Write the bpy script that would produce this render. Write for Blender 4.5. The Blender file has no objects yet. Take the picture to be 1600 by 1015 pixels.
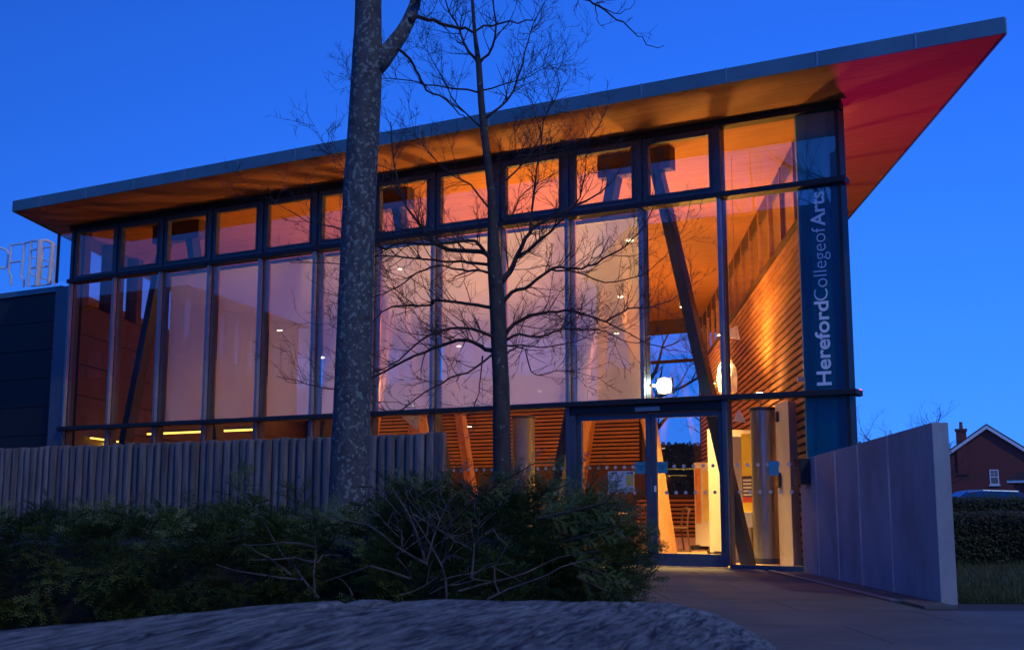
import bpy, bmesh, math, random
from mathutils import Vector, Matrix, noise
random.seed(7)
R = math.radians
sc = bpy.context.scene
COL = sc.collection

# ------------------------------------------------------------------ camera
FPX, TILT, H = 1876.0, math.atan(286/1876.0), 0.84
cam = bpy.data.cameras.new('camera'); camo = bpy.data.objects.new('camera', cam); COL.objects.link(camo)
cam.sensor_width = 36.0; cam.lens = 36.0*FPX/1600.0; cam.clip_start = 0.05; cam.clip_end = 3000
camo.location = (0, 0, H); camo.rotation_euler = (R(90)+TILT, 0, 0)
cam.dof.use_dof = True; cam.dof.focus_distance = 15.0; cam.dof.aperture_fstop = 22.0
sc.camera = camo
# ------------------------------------------------------------------ sky, moon-like key, exposure
SUN_AZ, SUN_EL = R(145), R(42)          # azimuth clockwise from +Y
w = bpy.data.worlds.new('World'); sc.world = w; w.use_nodes = True
nt = w.node_tree; nt.nodes.clear()
out = nt.nodes.new('ShaderNodeOutputWorld'); bg = nt.nodes.new('ShaderNodeBackground')
sky = nt.nodes.new('ShaderNodeTexSky'); sky.sky_type = 'NISHITA'; sky.sun_disc = False
sky.sun_elevation = R(0.6); sky.sun_rotation = R(200); sky.altitude = 0; sky.air_density = 1.0; sky.dust_density = 0.7; sky.ozone_density = 3.0   # the sun has just set behind the camera
mul = nt.nodes.new('ShaderNodeMixRGB'); mul.blend_type = 'MULTIPLY'; mul.inputs[0].default_value = 1.0
mul.inputs[2].default_value = (3.3, 6.5, 12.0, 1)     # cool white balance of the photograph
gam = nt.nodes.new('ShaderNodeGamma'); gam.inputs[1].default_value = 1.5
tcw = nt.nodes.new('ShaderNodeTexCoord'); sx = nt.nodes.new('ShaderNodeSeparateXYZ'); cxw = nt.nodes.new('ShaderNodeCombineXYZ')
zz = nt.nodes.new('ShaderNodeMath'); zz.operation = 'ABSOLUTE'; zm = nt.nodes.new('ShaderNodeMath'); zm.operation = 'MULTIPLY_ADD'; zm.inputs[1].default_value = 0.80; zm.inputs[2].default_value = 0.20   # haze band kept off the horizon
nt.links.new(tcw.outputs['Generated'], sx.inputs[0]); nt.links.new(sx.outputs[0], cxw.inputs[0]); nt.links.new(sx.outputs[1], cxw.inputs[1])
nt.links.new(sx.outputs[2], zz.inputs[0]); nt.links.new(zz.outputs[0], zm.inputs[0]); nt.links.new(zm.outputs[0], cxw.inputs[2]); nt.links.new(cxw.outputs[0], sky.inputs[0])
nt.links.new(sky.outputs[0], gam.inputs[0]); nt.links.new(gam.outputs[0], mul.inputs[1]); nt.links.new(mul.outputs[0], bg.inputs[0])
bg.inputs[1].default_value = 0.13
nt.links.new(bg.outputs[0], out.inputs[0])
sun = bpy.data.lights.new('sun', 'SUN'); sun.energy = 0.55; sun.angle = R(1.5); sun.color = (1.0, 0.98, 0.74)
suno = bpy.data.objects.new('sun', sun); COL.objects.link(suno)
sd = Vector((math.sin(SUN_AZ)*math.cos(SUN_EL), math.cos(SUN_AZ)*math.cos(SUN_EL), math.sin(SUN_EL)))
suno.rotation_euler = sd.to_track_quat('Z', 'Y').to_euler(); suno.location = (30, -30, 40)
sc.view_settings.view_transform = 'Standard'; sc.view_settings.look = 'None'
sc.view_settings.exposure = 0.0; sc.view_settings.gamma = 1.0; sc.view_settings.use_curve_mapping = False
sc.render.engine = 'CYCLES'

# ------------------------------------------------------------------ helpers
def at(px, py, Y):                      # photograph pixel + distance -> point
    dx, du = px-800, 507.5-py
    r = (dx, FPX*math.cos(TILT)-du*math.sin(TILT), FPX*math.sin(TILT)+du*math.cos(TILT))
    t = Y/r[1]
    return Vector((r[0]*t, Y, H+r[2]*t))
def inp(b, n): return b.inputs[n]
def mat(name, col, rough=0.6, metal=0.0, var=None, scale=(8, 8, 8), detail=4, bump=0.0, bscale=None, spec=0.5, coords='Object', lo=0.35, hi=0.65, spots=None, emit=None, estr=0.0, rnd=0.0):
    m = bpy.data.materials.new(name); m.use_nodes = True; N = m.node_tree.nodes; L = m.node_tree.links
    b = N['Principled BSDF']; b.inputs['Base Color'].default_value = (*col, 1); b.inputs['Roughness'].default_value = rough
    b.inputs['Metallic'].default_value = metal; b.inputs['Specular IOR Level'].default_value = spec
    if emit: b.inputs['Emission Color'].default_value = (*emit, 1); b.inputs['Emission Strength'].default_value = estr
    if var or bump or spots:
        tc = N.new('ShaderNodeTexCoord'); mp = N.new('ShaderNodeMapping'); mp.inputs['Scale'].default_value = scale
        if coords == 'World': src = N.new('ShaderNodeNewGeometry').outputs['Position']
        else: src = tc.outputs[coords]
        L.new(src, mp.inputs[0])
        nz = N.new('ShaderNodeTexNoise'); nz.inputs['Scale'].default_value = 1; nz.inputs['Detail'].default_value = detail; nz.inputs['Roughness'].default_value = 0.6
        L.new(mp.outputs[0], nz.inputs['Vector'])
        last = None
        if var:
            cr = N.new('ShaderNodeValToRGB'); cr.color_ramp.elements[0].position = lo; cr.color_ramp.elements[1].position = hi
            cr.color_ramp.elements[0].color = (*col, 1); cr.color_ramp.elements[1].color = (*var, 1)
            L.new(nz.outputs[0], cr.inputs[0]); last = cr.outputs[0]
        if spots:                       # (colour, scale, threshold)
            c2, s2, th = spots
            v = N.new('ShaderNodeTexNoise'); v.inputs['Scale'].default_value = s2; v.inputs['Detail'].default_value = 3
            L.new(src, v.inputs['Vector'])
            r2 = N.new('ShaderNodeValToRGB'); r2.color_ramp.elements[0].position = th; r2.color_ramp.elements[1].position = th+0.04
            L.new(v.outputs[0], r2.inputs[0])
            mx = N.new('ShaderNodeMixRGB'); L.new(r2.outputs[0], mx.inputs[0]); mx.inputs[2].default_value = (*c2, 1)
            if last: L.new(last, mx.inputs[1])
            else: mx.inputs[1].default_value = (*col, 1)
            last = mx.outputs[0]
        if rnd and last:
            oi = N.new('ShaderNodeObjectInfo'); ma = N.new('ShaderNodeMath'); ma.operation = 'MULTIPLY_ADD'
            ma.inputs[1].default_value = 2*rnd; ma.inputs[2].default_value = 1-rnd; L.new(oi.outputs['Random'], ma.inputs[0])
            hs = N.new('ShaderNodeHueSaturation'); L.new(ma.outputs[0], hs.inputs['Value']); L.new(last, hs.inputs['Color']); last = hs.outputs[0]
        if last: L.new(last, b.inputs['Base Color'])
        if bump:
            bp = N.new('ShaderNodeBump'); bp.inputs['Strength'].default_value = bump; bp.inputs['Distance'].default_value = 0.02
            if bscale:
                n2 = N.new('ShaderNodeTexNoise'); n2.inputs['Scale'].default_value = bscale; n2.inputs['Detail'].default_value = 5
                L.new(mp.outputs[0], n2.inputs['Vector']); L.new(n2.outputs[0], bp.inputs['Height'])
            else: L.new(nz.outputs[0], bp.inputs['Height'])
            L.new(bp.outputs[0], b.inputs['Normal'])
    return m
def emis(name, col, s):
    m = bpy.data.materials.new(name); m.use_nodes = True; N = m.node_tree.nodes; N.clear()
    o = N.new('ShaderNodeOutputMaterial'); e = N.new('ShaderNodeEmission'); e.inputs[0].default_value = (*col, 1); e.inputs[1].default_value = s
    m.node_tree.links.new(e.outputs[0], o.inputs[0]); return m
def glassmat(name, tint, base, k, rough=0.0):
    m = bpy.data.materials.new(name); m.use_nodes = True; N = m.node_tree.nodes; L = m.node_tree.links; N.clear()
    o = N.new('ShaderNodeOutputMaterial'); t = N.new('ShaderNodeBsdfTransparent'); t.inputs[0].default_value = (*tint, 1)
    g = N.new('ShaderNodeBsdfGlossy'); g.inputs['Roughness'].default_value = rough; g.inputs[0].default_value = (1, 1, 1, 1)
    lw = N.new('ShaderNodeLayerWeight'); lw.inputs[0].default_value = 0.5
    p = N.new('ShaderNodeMath'); p.operation = 'POWER'; p.inputs[1].default_value = 4.0; L.new(lw.outputs['Facing'], p.inputs[0])
    a = N.new('ShaderNodeMath'); a.operation = 'MULTIPLY_ADD'; a.inputs[1].default_value = k; a.inputs[2].default_value = base; L.new(p.outputs[0], a.inputs[0])
    mx = N.new('ShaderNodeMixShader'); L.new(a.outputs[0], mx.inputs[0]); L.new(t.outputs[0], mx.inputs[1]); L.new(g.outputs[0], mx.inputs[2])
    L.new(mx.outputs[0], o.inputs[0]); return m
def blindmat(name, col, see):
    m = bpy.data.materials.new(name); m.use_nodes = True; N = m.node_tree.nodes; L = m.node_tree.links; N.clear()
    o = N.new('ShaderNodeOutputMaterial'); t = N.new('ShaderNodeBsdfTransparent')
    d = N.new('ShaderNodeBsdfDiffuse'); d.inputs[0].default_value = (*col, 1); tr = N.new('ShaderNodeBsdfTranslucent'); tr.inputs[0].default_value = (0.76, 0.86, 0.80, 1)
    m1 = N.new('ShaderNodeMixShader'); m1.inputs[0].default_value = 0.5; L.new(d.outputs[0], m1.inputs[1]); L.new(tr.outputs[0], m1.inputs[2])
    m2 = N.new('ShaderNodeMixShader'); m2.inputs[0].default_value = see; L.new(m1.outputs[0], m2.inputs[1]); L.new(t.outputs[0], m2.inputs[2])
    L.new(m2.outputs[0], o.inputs[0]); return m

class MB:
    def __init__(s): s.v = []; s.f = []
    def box(s, x0, x1, y0, y1, z0, z1, M=None):
        b = len(s.v)
        P = [(x0,y0,z0),(x1,y0,z0),(x1,y1,z0),(x0,y1,z0),(x0,y0,z1),(x1,y0,z1),(x1,y1,z1),(x0,y1,z1)]
        if M: P = [tuple(M @ Vector(p)) for p in P]
        s.v += P; s.f += [tuple(b+i for i in q) for q in ((0,3,2,1),(4,5,6,7),(0,1,5,4),(1,2,6,5),(2,3,7,6),(3,0,4,7))]
        return s
    def prism(s, poly, z0, z1):          # ccw polygon in xy; z0/z1 numbers or lists
        n = len(poly); b = len(s.v)
        zz0 = z0 if isinstance(z0, (list, tuple)) else [z0]*n; zz1 = z1 if isinstance(z1, (list, tuple)) else [z1]*n
        s.v += [(p[0], p[1], z) for p, z in zip(poly, zz0)] + [(p[0], p[1], z) for p, z in zip(poly, zz1)]
        s.f += [tuple(b+i for i in reversed(range(n))), tuple(b+n+i for i in range(n))]
        s.f += [(b+i, b+(i+1) % n, b+n+(i+1) % n, b+n+i) for i in range(n)]
        return s
    def tube(s, pts, rad, n=6, cap=True):
        b = len(s.v); up = Vector((0.31, 0.87, 0.37)).normalized(); k = len(pts)
        pts = [Vector(p) for p in pts]
        for i, p in enumerate(pts):
            t = (pts[min(i+1, k-1)]-pts[max(i-1, 0)])
            t = t.normalized() if t.length > 1e-9 else Vector((0, 0, 1))
            a = t.cross(up)
            if a.length < 0.05: a = t.cross(Vector((1, 0, 0)))
            a.normalize(); c = t.cross(a)
            r = rad[i] if isinstance(rad, (list, tuple)) else rad
            for j in range(n):
                q = 2*math.pi*j/n; s.v.append(tuple(p+a*(r*math.cos(q))+c*(r*math.sin(q))))
        for i in range(k-1):
            for j in range(n):
                s.f.append((b+i*n+j, b+i*n+(j+1) % n, b+(i+1)*n+(j+1) % n, b+(i+1)*n+j))
        if cap: s.f += [tuple(b+j for j in reversed(range(n))), tuple(b+(k-1)*n+j for j in range(n))]
        return s
    def lathe(s, prof, n=24, c=(0, 0, 0)):
        b = len(s.v); k = len(prof)
        for r, z in prof:
            for j in range(n):
                q = 2*math.pi*j/n; s.v.append((c[0]+r*math.cos(q), c[1]+r*math.sin(q), c[2]+z))
        for i in range(k-1):
            for j in range(n): s.f.append((b+i*n+j, b+i*n+(j+1) % n, b+(i+1)*n+(j+1) % n, b+(i+1)*n+j))
        s.f += [tuple(b+j for j in reversed(range(n))), tuple(b+(k-1)*n+j for j in range(n))]
        return s
    def quad(s, a, b_, c, d):
        b = len(s.v); s.v += [tuple(a), tuple(b_), tuple(c), tuple(d)]; s.f.append((b, b+1, b+2, b+3)); return s
    def mesh(s, name, m=None, smooth=False):
        me = bpy.data.meshes.new(name); me.from_pydata(s.v, [], s.f); me.update()
        if m: me.materials.append(m)
        if smooth: me.polygons.foreach_set('use_smooth', [True]*len(me.polygons))
        return me
    def build(s, name, m, parent=None, smooth=False, bevel=0.0):
        return obj(name, s.mesh(name, m, smooth), parent, bevel)
def obj(name, me, parent=None, bevel=0.0):
    o = bpy.data.objects.new(name, me); COL.objects.link(o)
    if parent: o.parent = parent
    if bevel:
        bv = o.modifiers.new('bevel', 'BEVEL'); bv.width = bevel; bv.segments = 2; bv.limit_method = 'ANGLE'
    return o
def empty(name, loc=(0, 0, 0), rz=0.0, parent=None):
    o = bpy.data.objects.new(name, None); COL.objects.link(o); o.location = loc; o.rotation_euler = (0, 0, rz); o.empty_display_size = 0.2
    if parent: o.parent = parent
    return o
def tag(o, label, cat, group=None):
    o['label'] = label; o['category'] = cat
    if group: o['group'] = group
    return o
def struct(o): o['kind'] = 'structure'; return o
def bx(name, dims, m, parent=None, bevel=0.0, M=None): return MB().box(*dims, M).build(name, m, parent, bevel=bevel)
def copy_tree(o, parent=None):
    c = o.copy(); COL.objects.link(c); c.parent = parent
    for ch in list(o.children): copy_tree(ch, c)
    return c
def lamp(name, kind, loc, energy, col, parent=None, size=0.1, **kw):
    l = bpy.data.lights.new(name, kind); l.energy = energy; l.color = col
    if kind in ('POINT', 'SPOT'): l.shadow_soft_size = size
    for k, v in kw.items(): setattr(l, k, v)
    o = bpy.data.objects.new(name, l); COL.objects.link(o); o.location = loc
    if parent: o.parent = parent
    return o

# ------------------------------------------------------------------ materials
WARM = (1.0, 0.40, 0.06)
M_frame = mat('frame_aluminium', (0.055, 0.075, 0.095), 0.45, 0.3, var=(0.075, 0.095, 0.12), scale=(3, 3, 3))
M_cap = mat('mullion_cap', (0.30, 0.34, 0.38), 0.35, 0.5, var=(0.24, 0.28, 0.32), scale=(2, 2, 6))
M_dark = mat('dark_frame', (0.018, 0.018, 0.022), 0.6)
M_door = mat('door_blue_grey', (0.06, 0.085, 0.13), 0.45, 0.1, var=(0.07, 0.1, 0.15), scale=(2, 2, 2))
M_clt = mat('timber_ceiling', (0.44, 0.18, 0.062), 0.7, var=(0.30, 0.115, 0.04), scale=(1.2, 34, 34), detail=6, bump=0.15, spots=((0.15, 0.07, 0.03), 5.5, 0.73))
M_glulam = mat('glulam', (0.62, 0.37, 0.17), 0.55, var=(0.5, 0.27, 0.11), scale=(14, 14, 1.2), detail=6, spots=((0.2, 0.09, 0.04), 9, 0.75))
M_slat = mat('timber_slat', (0.46, 0.22, 0.11), 0.6, var=(0.34, 0.14, 0.07), scale=(1.5, 1.5, 9), detail=5, coords='World', rnd=0.18)
M_black = mat('slat_backing', (0.012, 0.009, 0.010), 0.9, var=(0.02, 0.015, 0.015), scale=(5, 5, 5))
M_brown = mat('brown_panel', (0.085, 0.040, 0.028), 0.6, var=(0.06, 0.03, 0.022), scale=(1, 1, 8))
M_plaster = mat('plaster', (0.62, 0.58, 0.54), 0.8, var=(0.56, 0.52, 0.48), scale=(2, 2, 2))
M_floor = mat('floor', (0.66, 0.50, 0.30), 0.6, var=(0.55, 0.40, 0.24), scale=(1.5, 1.5, 1.5))
M_clad = mat('dark_cladding', (0.012, 0.012, 0.015), 0.65, var=(0.018, 0.017, 0.021), scale=(3, 3, 1), bump=0.1)
M_zinc = mat('zinc', (0.12, 0.23, 0.26), 0.45, 0.35, var=(0.09, 0.18, 0.21), scale=(1.3, 3, 2), detail=6)
M_glass = glassmat('glass', (0.90, 0.93, 0.95), 0.055, 0.75)
M_glass_side = glassmat('spandrel_glass', (0.75, 0.9, 0.95), 0.09, 0.75)
M_teal = mat('teal_spandrel', (0.012, 0.25, 0.31), 0.35, var=(0.014, 0.28, 0.35), scale=(1, 1, 1))
M_teal2 = mat('teal_spandrel_band', (0.010, 0.17, 0.25), 0.35)
M_blind = blindmat('blind_fabric', (0.90, 0.90, 0.92), 0.36)
M_white = mat('white_board', (0.82, 0.80, 0.76), 0.6, var=(0.76, 0.74, 0.70), scale=(3, 3, 3))
M_vinyl = mat('white_vinyl', (0.92, 0.94, 0.95), 0.5)
M_flash = mat('grey_flashing', (0.12, 0.145, 0.18), 0.45, 0.3, var=(0.10, 0.12, 0.15), scale=(2, 2, 1))
M_dot = mat('frosted_dot', (0.62, 0.56, 0.52), 0.7)
M_glulam_shade = mat('glulam_shade', (0.035, 0.045, 0.065), 0.45, 0.3)  # front timber columns: shade of their unlit faces painted in as dark colour
M_sign = mat('teal_sticker', (0.06, 0.30, 0.42), 0.5)
M_signd = mat('sticker_print', (0.02, 0.10, 0.16), 0.5)
M_paper = mat('poster_paper', (0.66, 0.62, 0.62), 0.8)
M_duct = mat('perforated_metal', (0.34, 0.37, 0.39), 0.32, 0.6, var=(0.30, 0.33, 0.35), scale=(9, 9, 3), detail=2)
M_steel = mat('galvanised', (0.94, 0.94, 0.94), 0.45, 0.0, var=(0.84, 0.85, 0.86), scale=(12, 12, 12))
M_conc = mat('concrete', (0.38, 0.42, 0.46), 0.85, var=(0.26, 0.285, 0.315), scale=(1.8, 1.8, 1.0), detail=9, bump=0.25, bscale=18)
M_joint = mat('joint_filler', (0.78, 0.82, 0.76), 0.8, var=(0.45, 0.50, 0.47), scale=(5, 5, 2), detail=6)
M_post = mat('weathered_post', (0.22, 0.185, 0.18), 0.85, var=(0.10, 0.082, 0.082), scale=(22, 22, 1.3), detail=7, bump=0.35, spots=((0.05, 0.04, 0.04), 6, 0.72), coords='World', rnd=0.22)
M_log = None
M_bark = mat('smooth_bark', (0.10, 0.105, 0.11), 0.85, var=(0.050, 0.050, 0.060), scale=(16, 16, 9), detail=8, bump=0.3, spots=((0.20, 0.23, 0.215), 27, 0.56))
M_bark2 = mat('young_bark', (0.075, 0.062, 0.055), 0.85, var=(0.042, 0.034, 0.032), scale=(14, 14, 6), detail=6, bump=0.2, spots=((0.20, 0.20, 0.18), 16, 0.66))
M_twig = mat('twig', (0.050, 0.036, 0.034), 0.8, var=(0.030, 0.022, 0.022), scale=(9, 9, 9))
M_dead = mat('dead_stick', (0.13, 0.105, 0.10), 0.85, var=(0.045, 0.035, 0.033), scale=(14, 14, 14))
M_yew = mat('yew_needles', (0.060, 0.090, 0.024), 0.5, var=(0.130, 0.175, 0.044), scale=(3.2, 3.2, 3.2), detail=3)
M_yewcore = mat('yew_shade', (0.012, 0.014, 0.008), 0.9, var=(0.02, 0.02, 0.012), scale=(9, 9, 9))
M_leaf = mat('hedge_leaf', (0.030, 0.040, 0.016), 0.6, var=(0.050, 0.060, 0.022), scale=(2, 2, 2))
M_grass = mat('grass', (0.050, 0.075, 0.020), 0.7, var=(0.095, 0.105, 0.035), scale=(2.5, 2.5, 2.5))
M_soil = mat('soil', (0.035, 0.032, 0.024), 0.9, var=(0.05, 0.055, 0.03), scale=(1.5, 1.5, 1.5), detail=8, bump=0.3)
M_pave = mat('paving', (0.122, 0.140, 0.135), 0.75, var=(0.085, 0.098, 0.096), scale=(1.6, 1.6, 1.6), detail=9, bump=0.12, bscale=40, spots=((0.21, 0.205, 0.19), 30, 0.70), coords='World', rnd=0.05)
M_pave2 = mat('paving_joint', (0.05, 0.048, 0.045), 0.9)
M_brick = None
M_road = mat('asphalt', (0.05, 0.05, 0.05), 0.85, var=(0.06, 0.06, 0.06), scale=(3, 3, 3))
M_red_roof = mat('roof_tile', (0.05, 0.035, 0.035), 0.8, var=(0.07, 0.045, 0.04), scale=(4, 4, 4))
M_wpaint = mat('white_paint', (0.78, 0.78, 0.78), 0.5)

# ------------------------------------------------------------------ ground
struct(MB().quad((-900, -300, 0), (900, -300, 0), (900, 1500, 0), (-900, 1500, 0)).build('ground', M_soil))
# paving: large slabs with narrow joints
pav = struct(bx('paving', (-1.3, 9.5, 0.4, 17.75, -0.05, 0.004), M_pave2))
pav.location = (0, 0, 0)
for j in range(15):
    Y = 0.9+1.2*j; xe = 9.4 if Y < 10.3 else 3.34; x = -1.28-(0.9 if j % 2 else 0.0)
    while x < xe-0.1:
        a, b = max(x, -1.28), min(x+1.8, xe)
        if b-a > 0.1: bx('slab', (a+0.004, b-0.004, Y-0.595, Y+0.595, 0.004, 0.026), M_pave, pav)
        x += 1.8
for Y in range(11): bx('slab', (3.475, 3.755, 10.35+0.5*Y+0.003, 10.35+0.5*Y+0.497, 0.004, 0.026), M_pave, pav)
# grass verge right of the wall
def poly_sheet(name, pts, z, m): 
    mb = MB(); b = [(x, y, z) for x, y in pts]; mb.v = b; mb.f = [tuple(range(len(b)))]; return mb.build(name, m)
struct(poly_sheet('lawn', [(3.95, 10.92), (40, 10.92), (40, 40), (3.95, 40)], 0.012, M_grass))
struct(poly_sheet('road', [(-60, 46), (160, 46), (160, 60), (-60, 60)], 0.01, M_road))

# ------------------------------------------------------------------ college building (local x to the right along the facade, y into the hall)
BX, BY, BROT = 1.9993, 17.3737, math.atan2(-0.49184, 0.87069)
B = tag(empty('college_building', (BX, BY, 0), BROT), 'glass fronted college building with thin oversailing roof and timber hall inside', 'building')
BM = Matrix.Translation((BX, BY, 0)) @ Matrix.Rotation(BROT, 4, 'Z')
BMI = BM.inverted()
WX, WY = -0.426, 0.905                  # direction of the two side walls in plan
def wl(x0, y0, d, n=0.0):               # point d metres along a side wall that starts at x0,y0, n metres to its right
    return (x0+WX*d+WY*n, y0+WY*d-WX*n)
MU = [1.14-1.2225*k for k in range(12)] # mullion positions
XR, XL, ZT1, ZT2, ZS, OV = 2.86, MU[-1], 2.37, 5.28, 6.40, 1.45

# roof slab and fascia
roof_poly = [(-12.32, -OV), (5.22, -OV), (5.22-0.471*(OV+18.4), 18.4), (-12.32-0.471*(OV+18.4), 18.4)]
roof = MB().prism(roof_poly, ZS, 6.52).build('roof', M_clt, B)
MB().prism([(-12.28, -OV+.03), (5.17, -OV+.03), (5.17-0.471*(OV+18.3), 18.33), (-12.28-0.471*(OV+18.3), 18.33)], 6.523, 6.57).build('roof_covering', M_zinc, roof)
fx = [-12.33]+[x for x in [4.22-1.213*k for k in range(13, -1, -1)] if x > -12.0]+[5.24]
for a, b in zip(fx[:-1], fx[1:]):
    p = bx('fascia_panel', (a+0.003, b-0.003, -OV-.035, -OV-.002, ZS-.012, ZS+.19), M_zinc, roof)
    if b < 5: bx('fascia_seam', (b-0.009, b+0.009, -OV-.046, -OV-.036, ZS-.014, ZS+.195), M_cap, roof)
for k in range(14):
    d0, d1 = 1.42*k, 1.42*k+1.414
    for x0, n0, n1 in ((5.225, 0.0, 0.03), (-12.32, -0.03, 0.0)):
        q = [wl(x0, -OV, d0, n0), wl(x0, -OV, d0, n1), wl(x0, -OV, d1, n1), wl(x0, -OV, d1, n0)]
        MB().prism(q, ZS-.012, ZS+.19).build('fascia_panel', M_zinc, roof)

# curtain wall members
bx('head_band', (XL-0.1, XR+0.05, -0.05, 0.16, 6.305, ZS-0.002), M_dark, B)
bx('upper_transom', (XL-0.06, XR+0.10, -0.11, 0.14, 5.235, 5.315), M_dark, B, 0.008)
bx('lower_transom', (XL-0.10, XR+0.13, -0.12, 0.14, 2.33, 2.405), M_dark, B, 0.008)
bx('sill', (-12.4, 1.14-2.4*1.02, -0.06, 0.12, 0.0, 0.06), M_frame, B)
bx('sill', (1.17, XR, -0.06, 0.12, 0.0, 0.075), M_door, B)
DOORBAYS = (0, 1)                       # bays right and left of the meeting stile
for k, x in enumerate(MU):
    bx('mullion', (x-0.028, x+0.028, -0.075, 0.0, 2.406, 5.234), M_cap, B, 0.006)
    bx('mullion_box', (x-0.032, x+0.032, 0.014, 0.17, 2.406, 5.234), M_frame, B)
    if k != 1:
        bx('mullion', (x-0.030, x+0.030, -0.075, 0.0, 0.06, 2.329), M_door, B, 0.006)
        bx('mullion_box', (x-0.033, x+0.033, 0.014, 0.17, 0.06, 2.329), M_frame, B)
    bx('clerestory_mullion', (x-0.035, x+0.035, -0.06, 0.15, 5.316, 6.304), M_frame, B)
bx('corner_post', (XR-0.03, XR+0.02, -0.02, 0.30, 0.0, ZS-0.003), M_dark, B)
def ring(mb, x0, x1, z0, z1, w, y0, y1):
    mb.box(x0, x0+w, y0, y1, z0, z1); mb.box(x1-w, x1, y0, y1, z0, z1)
    mb.box(x0+w, x1-w, y0, y1, z0, z0+w); mb.box(x0+w, x1-w, y0, y1, z1-w, z1); return mb
for k in range(11):                     # clerestory bays
    xr, xl = MU[k]-0.036, MU[k+1]+0.036
    wn = ring(MB(), xl+0.004, xr-0.004, 5.322, 6.300, 0.062, -0.03, 0.07).build('window', M_frame, B)
    if k != 10: ring(MB(), xl+0.068, xr-0.068, 5.386, 6.236, 0.034, -0.045, 0.05).build('sash', M_frame, wn, bevel=0.004)
    bx('pane', (xl+0.07, xr-0.07, 0.0, 0.012, 5.388, 6.234), M_glass, wn)
bx('glass_pane', (MU[0]+0.036, XR-0.032, 0.0, 0.012, 5.318, 6.306), M_glass, B)
for k in range(11):
    bx('glass_pane', (MU[k+1]+0.026, MU[k]-0.026, 0.0, 0.012, 2.40, 5.24), M_glass, B)
    if k > 1: bx('glass_pane', (MU[k+1]+0.026, MU[k]-0.026, 0.0, 0.012, 0.055, 2.335), M_glass, B)
bx('glass_pane', (MU[0]+0.026, 2.262, 0.0, 0.012, 2.40, 5.24), M_glass, B)
bx('glass_pane', (2.266, XR-0.032, 0.0, 0.012, 2.40, 5.24), M_glass_side, B)
corner_low = bx('glass_pane', (MU[0]+0.026, 2.262, 0.0, 0.012, 0.07, 2.335), M_glass, B)
bx('glass_pane', (2.266, XR-0.032, 0.0, 0.012, 0.07, 2.335), M_glass_side, B)
bx('glass_pane', (XL-0.46, XL-0.04, 0.0, 0.012, 5.32, 6.27), M_glass_side, B)    # fin past the end of the clerestory
bx('corner_post', (XL-0.50, XL-0.462, -0.02, 0.03, 5.3, 6.3), M_frame, B)
bx('corner_post', (XL-0.44, XL-0.06, -0.03, 0.2, 0.0, 5.20), M_flash, B)
# blinds behind the glass
for k in range(1, 9):
    xl, xr = MU[k+1], MU[k]
    if k == 0: continue
    bl = bx('roller_blind', (xl+0.036, xr-0.036, 0.200, 0.204, 2.44, 5.17), M_blind, B)
    bx('bottom_bar', (xl+0.036, xr-0.036, 0.194, 0.210, 2.415, 2.44), M_cap, bl)
    bx('blind_roller', (xl+0.036, xr-0.036, 0.18, 0.25, 5.172, 5.234), M_plaster, bl)
# entrance doors
bx('door_header', (-1.29, 1.10, -0.05, 0.16, 2.205, 2.329), M_dark, B)
bx('threshold', (-1.30, 1.10, -0.09, 0.16, 0.0, 0.03), M_cap, B)
def door(x0, x1, hx):
    d = ring(MB(), x0, x1, 0.035, 2.20, 0.075, 0.0, 0.06)
    d.box(x0+0.075, x1-0.075, 0.003, 0.057, 0.11, 0.21)
    d = d.build('entrance_door', M_door, B, bevel=0.004)
    bx('pane', (x0+0.07, x1-0.07, 0.025, 0.037, 0.205, 2.13), M_glass, d)
    return d
dl = door(-1.285+0.10, -0.004, -0.05); dr = door(0.004, 1.10, 0.05)
bx('door_jamb', (-1.29, -1.19, -0.06, 0.14, 0.031, 2.204), M_door, B)
bx('lock', (0.045, 0.075, -0.012, 0.0, 1.07, 1.16), M_steel, dr)
bx('door_edge_strip', (-0.0035, 0.0035, 0.004, 0.03, 1.05, 1.30), mat('brass_strip', (0.55, 0.30, 0.18), 0.4), dr)
bx('door_closer', (-0.20, 0.18, -0.085, -0.052, 2.225, 2.285), M_cap, B)
def disc(mb, x, y, z, r, n=14):
    b = len(mb.v); mb.v += [(x+r*math.cos(2*math.pi*i/n), y, z+r*math.sin(2*math.pi*i/n)) for i in range(n)]
    mb.v += [(x+r*math.cos(2*math.pi*i/n), y+0.001, z+r*math.sin(2*math.pi*i/n)) for i in range(n)]
    mb.f.append(tuple(b+i for i in range(n))); mb.f.append(tuple(b+n+i for i in reversed(range(n))))
_m = MB(); disc(_m, 0, 0, 0, 0.026); DOT = _m.mesh('dot', M_dot)
def dots(x0, x1, n, y, parent):
    for z in (1.43, 1.06):
        for i in range(n):
            o = obj('dot', DOT, parent); o.location = (x0+(x1-x0)*(i+0.5)/n+(0.02 if z < 1.2 else 0), y, z)
dots(-1.06, -0.22, 6, 0.020, dl); dots(0.13, 1.0, 6, 0.020, dr); dots(1.22, 2.24, 7, -0.004, corner_low)
for k in (2, 3): dots(MU[k+1]+0.06, MU[k]-0.06, 8, -0.004, B)
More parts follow.
